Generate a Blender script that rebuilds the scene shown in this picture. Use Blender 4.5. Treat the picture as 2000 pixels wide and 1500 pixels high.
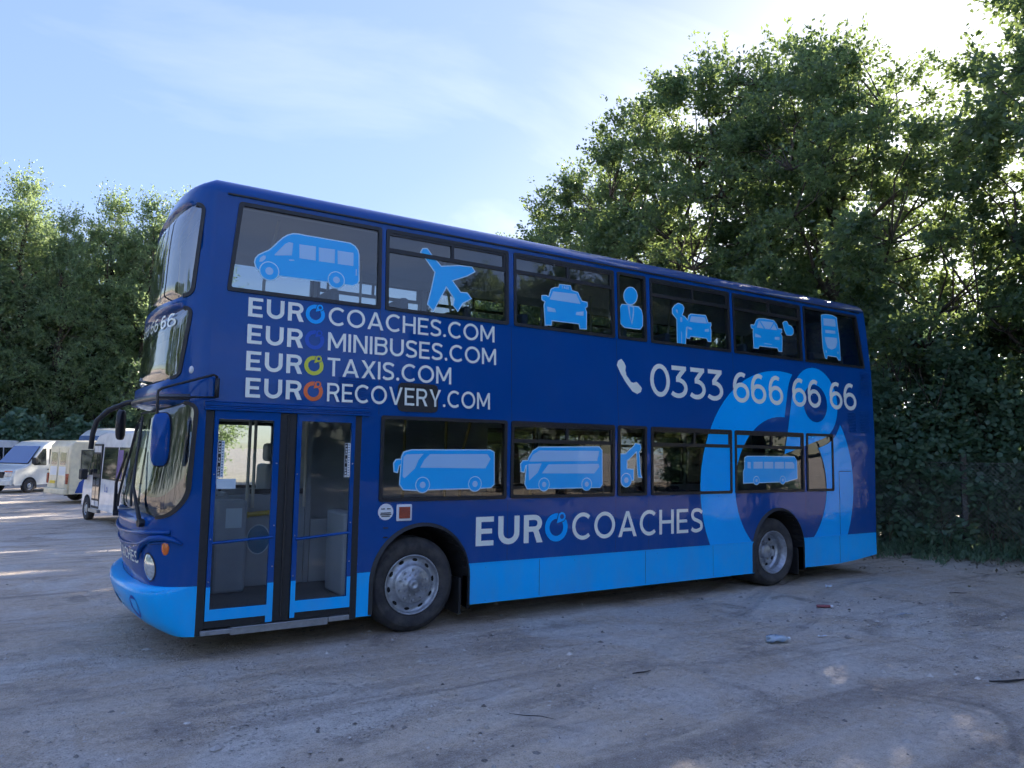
import bpy, bmesh, math, random
import numpy as np
from mathutils import Vector, Matrix
from mathutils.geometry import delaunay_2d_cdt

random.seed(7)
for _o in list(bpy.data.objects):
    bpy.data.objects.remove(_o, do_unlink=True)
SC = bpy.context.scene
COL = SC.collection

# ---------------------------------------------------------------- camera
CAMX, CAMY, CAMZ = -1.18549, -6.99224, 1.85301
YAW, PITCH, ROLL = 0.560221, 0.091168, 0.016146
cam_d = bpy.data.cameras.new('camera')
cam = bpy.data.objects.new('camera', cam_d)
COL.objects.link(cam)
fw = Vector((math.sin(YAW)*math.cos(PITCH), math.cos(YAW)*math.cos(PITCH), math.sin(PITCH)))
rt = Vector((math.cos(YAW), -math.sin(YAW), 0))
up = rt.cross(fw)
rt2 = rt*math.cos(ROLL) + up*math.sin(ROLL)
up2 = -rt*math.sin(ROLL) + up*math.cos(ROLL)
M = Matrix((rt2, up2, -fw)).transposed().to_4x4()
M.translation = (CAMX, CAMY, CAMZ)
cam.matrix_world = M
cam_d.sensor_width = 36
cam_d.lens = 1434.9/2000*36
cam_d.clip_end = 3000
cam_d.clip_start = 0.05
SC.camera = cam

# ---------------------------------------------------------------- sky, sun, exposure
SUN_DIR = Vector((0.842, 0.383, 0.3796)).normalized()
SUN_EL = math.asin(SUN_DIR.z)
SUN_ROT = math.atan2(SUN_DIR.x, SUN_DIR.y)
world = bpy.data.worlds.new('World')
SC.world = world
world.use_nodes = True
wn, wl = world.node_tree.nodes, world.node_tree.links
wn.clear()
sky = wn.new('ShaderNodeTexSky')
sky.sky_type = 'NISHITA'
sky.sun_disc = False
sky.sun_elevation = SUN_EL
sky.sun_rotation = SUN_ROT
sky.air_density = 1.0
sky.dust_density = 0.5
sky.ozone_density = 3.0
# thin wispy cirrus: noise on the direction projected to a high flat layer
tc = wn.new('ShaderNodeTexCoord')
sep = wn.new('ShaderNodeSeparateXYZ'); wl.new(tc.outputs['Generated'], sep.inputs[0])
zc = wn.new('ShaderNodeMath'); zc.operation = 'MAXIMUM'; wl.new(sep.outputs['Z'], zc.inputs[0]); zc.inputs[1].default_value = 0.0
za = wn.new('ShaderNodeMath'); za.operation = 'ADD'; wl.new(zc.outputs[0], za.inputs[0]); za.inputs[1].default_value = 0.12
dx = wn.new('ShaderNodeMath'); dx.operation = 'DIVIDE'; wl.new(sep.outputs['X'], dx.inputs[0]); wl.new(za.outputs[0], dx.inputs[1])
dy = wn.new('ShaderNodeMath'); dy.operation = 'DIVIDE'; wl.new(sep.outputs['Y'], dy.inputs[0]); wl.new(za.outputs[0], dy.inputs[1])
cmb = wn.new('ShaderNodeCombineXYZ'); wl.new(dx.outputs[0], cmb.inputs[0]); wl.new(dy.outputs[0], cmb.inputs[1])
mp = wn.new('ShaderNodeMapping'); wl.new(cmb.outputs[0], mp.inputs[0])
mp.inputs['Rotation'].default_value = (0, 0, math.radians(95)); mp.inputs['Scale'].default_value = (0.6, 1.3, 1); mp.inputs['Location'].default_value = (3.1, 1.7, 0)
nz = wn.new('ShaderNodeTexNoise'); wl.new(mp.outputs[0], nz.inputs['Vector'])
nz.inputs['Scale'].default_value = 1.25; nz.inputs['Detail'].default_value = 9; nz.inputs['Roughness'].default_value = 0.52; nz.inputs['Distortion'].default_value = 0.8
rmp = wn.new('ShaderNodeValToRGB'); wl.new(nz.outputs['Fac'], rmp.inputs[0])
rmp.color_ramp.elements[0].position = 0.50; rmp.color_ramp.elements[0].color = (0.0, 0.0, 0.0, 1)
rmp.color_ramp.elements[1].position = 0.82; rmp.color_ramp.elements[1].color = (0.48, 0.48, 0.48, 1)
# the veil takes the brightness of the sky around it, whitened
# (high thin haze evens the sky out: its brightness range is compressed around the mid-sky value)
bw0 = wn.new('ShaderNodeRGBToBW'); wl.new(sky.outputs[0], bw0.inputs[0])
nrm = wn.new('ShaderNodeMath'); nrm.operation = 'DIVIDE'; wl.new(bw0.outputs[0], nrm.inputs[0]); nrm.inputs[1].default_value = 2.1
pwr = wn.new('ShaderNodeMath'); pwr.operation = 'POWER'; wl.new(nrm.outputs[0], pwr.inputs[0]); pwr.inputs[1].default_value = -0.62
sk2 = wn.new('ShaderNodeVectorMath'); sk2.operation = 'SCALE'; wl.new(sky.outputs[0], sk2.inputs[0]); wl.new(pwr.outputs[0], sk2.inputs['Scale'])
bw = wn.new('ShaderNodeRGBToBW'); wl.new(sk2.outputs[0], bw.inputs[0])
veil = wn.new('ShaderNodeMixRGB'); veil.blend_type = 'MULTIPLY'; veil.inputs[0].default_value = 1
wl.new(bw.outputs[0], veil.inputs[1]); veil.inputs[2].default_value = (1.75, 1.82, 1.92, 1)
# cirrus scatters forward: the veil thickens to white towards the sun
glo = wn.new('ShaderNodeMapRange'); wl.new(nrm.outputs[0], glo.inputs['Value'])
for _k, _v in zip(('From Min','From Max','To Min','To Max'), (1.6, 6.0, 0.0, 1.0)): glo.inputs[_k].default_value = _v
gad = wn.new('ShaderNodeMath'); gad.operation = 'ADD'; gad.use_clamp = True; wl.new(rmp.outputs[0], gad.inputs[0]); wl.new(glo.outputs[0], gad.inputs[1])
mx = wn.new('ShaderNodeMixRGB'); wl.new(gad.outputs[0], mx.inputs[0]); hs = wn.new('ShaderNodeHueSaturation'); hs.inputs['Saturation'].default_value = 0.97; hs.inputs['Hue'].default_value = 0.516; wl.new(sk2.outputs[0], hs.inputs['Color']); wl.new(hs.outputs[0], mx.inputs[1]); wl.new(veil.outputs[0], mx.inputs[2])
bg = wn.new('ShaderNodeBackground'); bg.inputs['Strength'].default_value = 0.10
wl.new(mx.outputs[0], bg.inputs[0])
wo = wn.new('ShaderNodeOutputWorld'); wl.new(bg.outputs[0], wo.inputs[0])

sun_d = bpy.data.lights.new('sun', 'SUN')
sun_d.energy = 4.6
sun_d.angle = math.radians(0.53)
sun_d.color = (1.0, 0.90, 0.76)
sun = bpy.data.objects.new('sun', sun_d)
COL.objects.link(sun)
sun.location = SUN_DIR*60
sun.rotation_euler = SUN_DIR.to_track_quat('Z', 'Y').to_euler()

SC.view_settings.view_transform = 'Standard'
SC.view_settings.look = 'None'
SC.view_settings.exposure = 1.73
SC.view_settings.gamma = 1.0
SC.view_settings.use_curve_mapping = False
SC.render.engine = 'CYCLES'
SC.cycles.use_denoising = True
SC.cycles.use_light_tree = False
SC.cycles.max_bounces = 6
SC.cycles.diffuse_bounces = 3
SC.cycles.use_adaptive_sampling = True
SC.cycles.adaptive_threshold = 0.03
SC.cycles.adaptive_min_samples = 12
SC.cycles.glossy_bounces = 3
SC.cycles.transmission_bounces = 4
SC.cycles.transparent_max_bounces = 10
SC.cycles.sample_clamp_indirect = 6
SC.cycles.caustics_reflective = False
SC.cycles.caustics_refractive = False

# ---------------------------------------------------------------- materials
MATS = {}
def nodes(name):
    m = bpy.data.materials.new(name); m.use_nodes = True
    n, l = m.node_tree.nodes, m.node_tree.links
    n.clear()
    out = n.new('ShaderNodeOutputMaterial')
    MATS[name] = m
    return m, n, l, out

def principled(name, col, rough=0.5, metal=0.0, spec=0.5, coat=0.0, coat_rough=0.05, var=0.0, var_scale=6.0, bump=0.0, bump_scale=40.0, dirt=None, rough_var=0.0):
    m, n, l, out = nodes(name)
    p = n.new('ShaderNodeBsdfPrincipled'); l.new(p.outputs[0], out.inputs[0])
    p.inputs['Base Color'].default_value = (*col, 1)
    p.inputs['Roughness'].default_value = rough
    p.inputs['Metallic'].default_value = metal
    p.inputs['Specular IOR Level'].default_value = spec
    p.inputs['Coat Weight'].default_value = coat
    p.inputs['Coat Roughness'].default_value = coat_rough
    tcn = n.new('ShaderNodeTexCoord')
    src = None
    if var > 0:
        nt = n.new('ShaderNodeTexNoise'); nt.inputs['Scale'].default_value = var_scale; nt.inputs['Detail'].default_value = 6
        l.new(tcn.outputs['Object'], nt.inputs['Vector'])
        mr = n.new('ShaderNodeMapRange'); l.new(nt.outputs['Fac'], mr.inputs['Value'])
        mr.inputs['From Min'].default_value = 0.25; mr.inputs['From Max'].default_value = 0.75
        mr.inputs['To Min'].default_value = 1-var; mr.inputs['To Max'].default_value = 1+var
        mm = n.new('ShaderNodeMixRGB'); mm.blend_type = 'MULTIPLY'; mm.inputs[0].default_value = 1
        mm.inputs[1].default_value = (*col, 1); l.new(mr.outputs[0], mm.inputs[2])
        src = mm.outputs[0]
    if dirt:
        dcol, damt, dscale = dirt
        nt = n.new('ShaderNodeTexNoise'); nt.inputs['Scale'].default_value = dscale; nt.inputs['Detail'].default_value = 9; nt.inputs['Roughness'].default_value = 0.65
        l.new(tcn.outputs['Object'], nt.inputs['Vector'])
        mr = n.new('ShaderNodeMapRange'); l.new(nt.outputs['Fac'], mr.inputs['Value'])
        mr.inputs['From Min'].default_value = 0.42; mr.inputs['From Max'].default_value = 0.72
        mr.inputs['To Min'].default_value = 0; mr.inputs['To Max'].default_value = damt
        mm = n.new('ShaderNodeMixRGB'); l.new(mr.outputs[0], mm.inputs[0])
        if src: l.new(src, mm.inputs[1])
        else: mm.inputs[1].default_value = (*col, 1)
        mm.inputs[2].default_value = (*dcol, 1)
        src = mm.outputs[0]
        mr2 = n.new('ShaderNodeMapRange'); l.new(nt.outputs['Fac'], mr2.inputs['Value'])
        mr2.inputs['From Min'].default_value = 0.4; mr2.inputs['From Max'].default_value = 0.75
        mr2.inputs['To Min'].default_value = rough; mr2.inputs['To Max'].default_value = min(1, rough+0.35)
        l.new(mr2.outputs[0], p.inputs['Roughness'])
    if src: l.new(src, p.inputs['Base Color'])
    if bump > 0:
        nt = n.new('ShaderNodeTexNoise'); nt.inputs['Scale'].default_value = bump_scale; nt.inputs['Detail'].default_value = 4
        l.new(tcn.outputs['Object'], nt.inputs['Vector'])
        b = n.new('ShaderNodeBump'); b.inputs['Strength'].default_value = 1.0; b.inputs['Distance'].default_value = bump
        l.new(nt.outputs['Fac'], b.inputs['Height']); l.new(b.outputs[0], p.inputs['Normal'])
        if coat > 0: l.new(b.outputs[0], p.inputs['Coat Normal'])
    return m

def paint(name, col, rough=0.35, coat=0.6, grime=0.28):
    # sheet metal: clear-coated, very slightly wavy panels; blotchy road dust that thins out with height
    m = principled(name, col, rough=rough, spec=0.06, coat=coat, coat_rough=0.04, var=0.06, var_scale=0.9, bump=0.018, bump_scale=0.8)
    n, l = m.node_tree.nodes, m.node_tree.links
    p = [x for x in n if x.type == 'BSDF_PRINCIPLED'][0]
    src = p.inputs['Base Color'].links[0].from_socket
    g = n.new('ShaderNodeNewGeometry'); sp = n.new('ShaderNodeSeparateXYZ'); l.new(g.outputs['Position'], sp.inputs[0])
    zz = n.new('ShaderNodeMapRange'); l.new(sp.outputs['Z'], zz.inputs['Value'])
    for k, v in zip(('From Min','From Max','To Min','To Max'), (0.2, 1.0, 1.0, 0.10)): zz.inputs[k].default_value = v
    nt = n.new('ShaderNodeTexNoise'); nt.inputs['Scale'].default_value = 3.1; nt.inputs['Detail'].default_value = 9; nt.inputs['Roughness'].default_value = .68
    mpp = n.new('ShaderNodeMapping'); mpp.inputs['Scale'].default_value = (1.0, 1.0, 0.45); l.new(g.outputs['Position'], mpp.inputs[0]); l.new(mpp.outputs[0], nt.inputs['Vector'])
    nr = n.new('ShaderNodeMapRange'); l.new(nt.outputs['Fac'], nr.inputs['Value'])
    for k, v in zip(('From Min','From Max','To Min','To Max'), (0.40, 0.78, 0.0, grime)): nr.inputs[k].default_value = v
    mu = n.new('ShaderNodeMath'); mu.operation = 'MULTIPLY'; l.new(zz.outputs[0], mu.inputs[0]); l.new(nr.outputs[0], mu.inputs[1])
    mi = n.new('ShaderNodeMixRGB'); l.new(mu.outputs[0], mi.inputs[0]); l.new(src, mi.inputs[1]); mi.inputs[2].default_value = (.26, .24, .21, 1)
    l.new(mi.outputs[0], p.inputs['Base Color'])
    ra = n.new('ShaderNodeMath'); ra.operation = 'MULTIPLY_ADD'; l.new(mu.outputs[0], ra.inputs[0]); ra.inputs[1].default_value = 1.2; ra.inputs[2].default_value = .04
    l.new(ra.outputs[0], p.inputs['Coat Roughness'])
    return m

NAVY = paint('navy_paint', (0.0, 0.066, 0.285))
BLUE = paint('bright_blue_paint', (0.0, 0.45, 1.0), grime=0.22)
VINYL_B = principled('bright_blue_vinyl', (0.0, 0.42, 1.0), rough=0.4, spec=0.06, coat=0.5, coat_rough=0.05, var=0.04, var_scale=1.0, bump=0.008, bump_scale=0.75)
VINYL_W = principled('pale_vinyl', (0.86, 0.90, 0.80), rough=0.32, coat=0.5, var=0.05, var_scale=3)
VINYL_Y = principled('yellow_vinyl', (0.62, 0.66, 0.02), rough=0.32, coat=0.5)
VINYL_O = principled('orange_vinyl', (0.80, 0.14, 0.02), rough=0.32, coat=0.5)
VINYL_M = principled('mid_blue_vinyl', (0.003, 0.085, 0.52), rough=0.4, spec=0.06, coat=0.6)
BLACKRUB = principled('black_rubber', (0.018, 0.019, 0.021), rough=0.55, var=0.25, var_scale=30)
FRAME = principled('window_rubber', (0.016, 0.017, 0.020), rough=0.42, var=0.2, var_scale=20)
ALU = principled('bare_aluminium', (0.42, 0.44, 0.46), rough=0.42, metal=0.9, var=0.15, var_scale=25, bump=0.002, bump_scale=90)
STEELW = principled('wheel_silver', (0.46, 0.49, 0.53), rough=0.36, metal=0.7, var=0.15, var_scale=18, dirt=((0.12, 0.11, 0.10), 0.5, 14))
TYRE = principled('tyre_rubber', (0.030, 0.030, 0.033), rough=0.8, var=0.25, var_scale=12, dirt=((0.16, 0.145, 0.125), 0.5, 7), bump=0.003, bump_scale=60)
DARKPL = principled('dark_plastic', (0.02, 0.021, 0.024), rough=0.45, var=0.2, var_scale=20)
LINING = principled('interior_lining', (0.40, 0.44, 0.47), rough=0.6, var=0.08, var_scale=4)
CEIL = principled('interior_ceiling', (0.30, 0.35, 0.42), rough=0.55, var=0.05, var_scale=4)
CABGREY = principled('cab_panel_grey', (0.30, 0.34, 0.38), rough=0.5, var=0.08, var_scale=5)
FLOORM = principled('vinyl_floor', (0.09, 0.095, 0.105), rough=0.6, var=0.2, var_scale=30)
SEATF = principled('seat_fabric', (0.045, 0.06, 0.10), rough=0.9, var=0.3, var_scale=35)
YELLOW = principled('yellow_rail', (0.62, 0.45, 0.05), rough=0.4)
POLE = principled('pale_pole', (0.50, 0.49, 0.43), rough=0.35)
POLEY = principled('dull_yellow_pole', (0.33, 0.25, 0.06), rough=0.4)
AMBER = principled('amber_lens', (0.80, 0.16, 0.01), rough=0.2, coat=1)
REDLENS = principled('red_lens', (0.32, 0.05, 0.02), rough=0.22, coat=1, var=0.3, var_scale=60)
WHITE = principled('white_plastic', (0.75, 0.77, 0.78), rough=0.4)
LAMPC = principled('headlamp_glass', (0.70, 0.72, 0.70), rough=0.12, metal=0.6, coat=1, var=0.25, var_scale=40)
CHROME = principled('bright_metal', (0.7, 0.72, 0.74), rough=0.18, metal=1.0)
PAPER = principled('paper_notice', (0.55, 0.66, 0.72), rough=0.6)
STICK_B = principled('blue_sticker', (0.02, 0.16, 0.30), rough=0.4)
BLACKP = principled('black_print', (0.01, 0.01, 0.012), rough=0.5)
SHADOWM = principled('wheel_arch_black', (0.012, 0.012, 0.013), rough=0.9)

def glass(name, tint, r0=0.08, rough=0.01):
    m, n, l, out = nodes(name)
    tr = n.new('ShaderNodeBsdfTransparent'); tr.inputs[0].default_value = (*tint, 1)
    gl = n.new('ShaderNodeBsdfGlossy'); gl.inputs['Roughness'].default_value = rough
    tcn = n.new('ShaderNodeTexCoord')
    nt = n.new('ShaderNodeTexNoise'); nt.inputs['Scale'].default_value = 1.1; l.new(tcn.outputs['Object'], nt.inputs['Vector'])
    b = n.new('ShaderNodeBump'); b.inputs['Distance'].default_value = 0.0018; l.new(nt.outputs['Fac'], b.inputs['Height']); l.new(b.outputs[0], gl.inputs['Normal'])
    lw = n.new('ShaderNodeLayerWeight'); lw.inputs['Blend'].default_value = 0.5
    pw = n.new('ShaderNodeMath'); pw.operation = 'POWER'; l.new(lw.outputs['Facing'], pw.inputs[0]); pw.inputs[1].default_value = 4.0
    mr = n.new('ShaderNodeMapRange'); l.new(pw.outputs[0], mr.inputs['Value']); mr.inputs['To Min'].default_value = r0; mr.inputs['To Max'].default_value = 1.0
    mxs = n.new('ShaderNodeMixShader'); l.new(mr.outputs[0], mxs.inputs[0]); l.new(tr.outputs[0], mxs.inputs[1]); l.new(gl.outputs[0], mxs.inputs[2])
    l.new(mxs.outputs[0], out.inputs[0])
    return m
GLASS_S = glass('side_window_glass', (0.62, 0.67, 0.68), 0.10)
GLASS_F = glass('windscreen_glass', (0.56, 0.63, 0.60), 0.20)
GLASS_D = glass('door_glass', (0.90, 0.93, 0.94), 0.06)
GLASS_U = glass('upper_window_glass', (0.50, 0.58, 0.64), 0.13)
GLASS_UF = glass('upper_windscreen_glass', (0.50, 0.58, 0.62), 0.34)
GLASS_X = glass('dark_film_glass', (0.10, 0.12, 0.14), 0.06)

def thin_vinyl(name, col, see):
    # perforated window film: some of what is behind shows through
    m, n, l, out = nodes(name)
    p = n.new('ShaderNodeBsdfPrincipled'); p.inputs['Base Color'].default_value = (*col, 1); p.inputs['Roughness'].default_value = 0.35
    p.inputs['Coat Weight'].default_value = 0.4
    tr = n.new('ShaderNodeBsdfTransparent')
    mxs = n.new('ShaderNodeMixShader'); mxs.inputs[0].default_value = see
    l.new(p.outputs[0], mxs.inputs[1]); l.new(tr.outputs[0], mxs.inputs[2]); l.new(mxs.outputs[0], out.inputs[0])
    return m
FILM_B = thin_vinyl('blue_window_film', (0.0, 0.46, 1.0), 0.08)
FILM_W = thin_vinyl('pale_edge_film', (0.50, 0.78, 0.98), 0.05)
FILM_L = thin_vinyl('lavender_film', (0.40, 0.68, 0.98), 0.10)

# ---------------------------------------------------------------- mesh helpers
def link(name, me, mat, parent=None, smooth=False, loc=None):
    o = bpy.data.objects.new(name, me)
    COL.objects.link(o)
    if mat is not None and len(me.materials) == 0:
        for mm in (mat if isinstance(mat, (list, tuple)) else [mat]):
            me.materials.append(mm)
    if parent is not None:
        o.parent = parent
        if parent.type == 'EMPTY' and parent.get('world_parts'):
            o.location = -parent.location
    if loc is not None:
        o.location = loc
    if smooth:
        for p in me.polygons: p.use_smooth = True
    return o

def mesh_from(name, verts, faces, smooth=False):
    me = bpy.data.meshes.new(name)
    me.from_pydata([tuple(v) for v in verts], [], faces)
    me.update()
    if smooth:
        for p in me.polygons: p.use_smooth = True
    return me

def tag(o, label, cat, group=None, kind=None):
    if label: o['label'] = label
    if cat: o['category'] = cat
    if group: o['group'] = group
    if kind: o['kind'] = kind
    return o

def empty(name, loc=(0, 0, 0), rz=0.0, world_parts=False):
    e = bpy.data.objects.new(name, None)
    COL.objects.link(e)
    e.location = loc; e.rotation_euler = (0, 0, rz)
    e.empty_display_size = 0.3
    if world_parts: e['world_parts'] = 1
    return e

class MB:
    def __init__(s): s.v = []; s.f = []; s.m = []
    def add(s, vs, fs, mi=0):
        b = len(s.v); s.v += [tuple(v) for v in vs]
        s.f += [tuple(i+b for i in f) for f in fs]; s.m += [mi]*len(fs)
    def box(s, x0, x1, y0, y1, z0, z1, mi=0):
        v = [(x0,y0,z0),(x1,y0,z0),(x1,y1,z0),(x0,y1,z0),(x0,y0,z1),(x1,y0,z1),(x1,y1,z1),(x0,y1,z1)]
        s.add(v, [(0,3,2,1),(4,5,6,7),(0,1,5,4),(1,2,6,5),(2,3,7,6),(3,0,4,7)], mi)
    def tube(s, pts, r, n=8, mi=0, caps=True):
        pts = [Vector(p) for p in pts]
        rs = r if isinstance(r, (list, tuple)) else [r]*len(pts)
        rings = []
        prevn = None
        for i, p in enumerate(pts):
            t = (pts[min(i+1, len(pts)-1)]-pts[max(i-1, 0)]).normalized()
            if prevn is None:
                a = Vector((0, 0, 1)) if abs(t.z) < 0.9 else Vector((1, 0, 0))
                nn = t.cross(a).normalized()
            else:
                nn = (prevn - t*prevn.dot(t)).normalized()
            prevn = nn
            bb = t.cross(nn)
            rings.append([p + (nn*math.cos(2*math.pi*k/n)+bb*math.sin(2*math.pi*k/n))*rs[i] for k in range(n)])
        vs = [q for rg in rings for q in rg]
        fs = []
        for i in range(len(rings)-1):
            for k in range(n):
                k2 = (k+1) % n
                fs.append((i*n+k, i*n+k2, (i+1)*n+k2, (i+1)*n+k))
        if caps:
            fs.append(tuple(range(n-1, -1, -1))); fs.append(tuple((len(rings)-1)*n+k for k in range(n)))
        s.add(vs, fs, mi)
    def mesh(s, name, smooth=False):
        me = mesh_from(name, s.v, s.f)
        return me
    def build(s, name, mat, parent=None, smooth=False, bevel=0.0, bev_seg=2):
        me = mesh_from(name, s.v, s.f)
        mats = mat if isinstance(mat, (list, tuple)) else [mat]
        for mm in mats: me.materials.append(mm)
        for p, mi in zip(me.polygons, s.m): p.material_index = mi
        if bevel > 0:
            bm = bmesh.new(); bm.from_mesh(me)
            bmesh.ops.bevel(bm, geom=bm.edges[:], offset=bevel, segments=bev_seg, profile=0.5, affect='EDGES', clamp_overlap=True)
            bm.to_mesh(me); bm.free()
        return link(name, me, None, parent, smooth)

def inside_poly(pts, loop):
    x, y = pts[:, 0], pts[:, 1]
    L = np.asarray(loop, float)
    c = np.zeros(len(pts), bool)
    x0, y0 = L[:, 0], L[:, 1]
    x1, y1 = np.roll(x0, -1), np.roll(y0, -1)
    for a, b, d, e in zip(x0, y0, x1, y1):
        if b == e: continue
        cond = ((b > y) != (e > y)) & (x < (d-a)*(y-b)/(e-b)+a)
        c ^= cond
    return c

def fill(loops, rule='evenodd', pred=None, grid=None, hlines=()):
    """constrained triangulation of 2-D loops -> (pts, tris)"""
    V, E = [], []
    for lp in loops:
        b = len(V); n = len(lp)
        V += [Vector((float(p[0]), float(p[1]))) for p in lp]
        E += [(b+i, b+(i+1) % n) for i in range(n)]
    A = np.array([(v.x, v.y) for v in V])
    x0, y0 = A.min(0); x1, y1 = A.max(0)
    for h in hlines:
        if y0 < h < y1:
            b = len(V); V += [Vector((x0-0.01, h)), Vector((x1+0.01, h))]; E.append((b, b+1))
    if grid:
        gx, gy = grid
        for xx in np.arange(x0+gx*0.5, x1, gx):
            for yy in np.arange(y0+gy*0.5, y1, gy):
                V.append(Vector((xx, yy)))
    r = delaunay_2d_cdt(V, E, [], 0, 1e-7)
    P = np.array([(v.x, v.y) for v in r[0]])
    T = np.array([list(f) for f in r[2] if len(f) == 3], int)
    C = P[T].mean(1)
    if pred is not None: keep = pred(C)
    else:
        keep = np.zeros(len(C), bool)
        for lp in loops:
            k = inside_poly(C, lp)
            keep = (keep | k) if rule == 'union' else (keep ^ k)
    T = T[keep]
    a = P[T[:, 1]]-P[T[:, 0]]; b = P[T[:, 2]]-P[T[:, 0]]
    ar = a[:, 0]*b[:, 1]-a[:, 1]*b[:, 0]
    T = T[np.abs(ar) > 1e-10]; ar = ar[np.abs(ar) > 1e-10]
    T[ar < 0] = T[ar < 0][:, ::-1]
    used = np.unique(T); remap = -np.ones(len(P), int); remap[used] = np.arange(len(used))
    return P[used], remap[T]

def sheet(name, loops, mapf, mat, parent, smooth=False, flip=False, **kw):
    P, T = fill(loops, **kw)
    vs = [mapf(p[0], p[1]) for p in P]
    fs = [tuple(t[::-1]) if flip else tuple(t) for t in T.tolist()]
    return link(name, mesh_from(name, vs, fs), mat, parent, smooth)

def ring_solid(name, outer, inner, mapo, off_front, off_back, mat, parent, smooth=False):
    """picture-frame solid between two loops with the same point count; mapo(u, v, off)"""
    n = len(outer)
    vs = [mapo(p[0], p[1], off_front) for p in outer] + [mapo(p[0], p[1], off_front) for p in inner] + \
         [mapo(p[0], p[1], off_back) for p in outer] + [mapo(p[0], p[1], off_back) for p in inner]
    fs = []
    for i in range(n):
        j = (i+1) % n
        fs += [(i, j, n+j, n+i), (2*n+j, 2*n+i, 3*n+i, 3*n+j), (i, 2*n+i, 2*n+j, j), (n+j, 3*n+j, 3*n+i, n+i)]
    return link(name, mesh_from(name, vs, fs), mat, parent, smooth)

def roundpoly(pts, r, n=4):
    out = []
    N = len(pts)
    for i in range(N):
        p0, p1, p2 = Vector(pts[i-1]), Vector(pts[i]), Vector(pts[(i+1) % N])
        a, b = (p0-p1), (p2-p1)
        rr = min(r, a.length*0.45, b.length*0.45)
        A, B = p1+a.normalized()*rr, p1+b.normalized()*rr
        for k in range(n+1):
            t = k/n
            q = A*(1-t)**2 + p1*2*t*(1-t) + B*t*t
            out.append((q.x, q.y))
    return out

def rect(x0, z0, x1, z1): return [(x0, z0), (x1, z0), (x1, z1), (x0, z1)]

def offset_loop(loop, d):
    N = len(loop)
    L = [Vector(p) for p in loop]
    area = sum(L[i].x*L[(i+1) % N].y-L[(i+1) % N].x*L[i].y for i in range(N))
    s = 1 if area > 0 else -1
    out = []
    for i in range(N):
        a = (L[i]-L[i-1]); b = (L[(i+1) % N]-L[i])
        if a.length < 1e-9 or b.length < 1e-9: out.append(tuple(L[i])); continue
        a.normalize(); b.normalize()
        na = Vector((a.y, -a.x))*s; nb = Vector((b.y, -b.x))*s
        m = na+nb
        if m.length < 1e-6: m = na
        m.normalize()
        k = 1/max(0.45, m.dot(na))
        out.append(tuple(L[i]+m*d*k))
    return out

def arc(cx, cy, rx, ry, a0, a1, n=16):
    return [(cx+rx*math.cos(math.radians(a0+(a1-a0)*i/n)), cy+ry*math.sin(math.radians(a0+(a1-a0)*i/n))) for i in range(n+1)]
def ellipse(cx, cy, rx, ry, n=32): return arc(cx, cy, rx, ry, 0, 360, n)[:-1]

def stroke(pts, w):
    P = [Vector(p) for p in pts]
    Q = [P[0]]
    for p in P[1:]:
        if (p-Q[-1]).length > 1e-5: Q.append(p)
    P = Q; N = len(P); L, R = [], []
    for i in range(N):
        a = (P[i]-P[i-1]).normalized() if i > 0 else None
        b = (P[i+1]-P[i]).normalized() if i < N-1 else None
        if a is None: a = b
        if b is None: b = a
        na, nb = Vector((-a.y, a.x)), Vector((-b.y, b.x))
        m = (na+nb)
        m = m.normalized() if m.length > 1e-6 else na
        k = 1/max(0.35, m.dot(na))
        L.append(tuple(P[i]+m*w/2*k)); R.append(tuple(P[i]-m*w/2*k))
    return L+R[::-1]

def catmull(P, n=6):
    out = []
    P = [Vector(p) for p in P]
    Q = [P[0]*2-P[1]]+P+[P[-1]*2-P[-2]]
    for i in range(1, len(Q)-2):
        for k in range(n):
            t = k/n
            a, b, c, d = Q[i-1], Q[i], Q[i+1], Q[i+2]
            out.append(tuple(0.5*((2*b)+(c-a)*t+(2*a-5*b+4*c-d)*t*t+(3*b-a-3*c+d)*t**3)))
    out.append(tuple(P[-1]))
    return out

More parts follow.
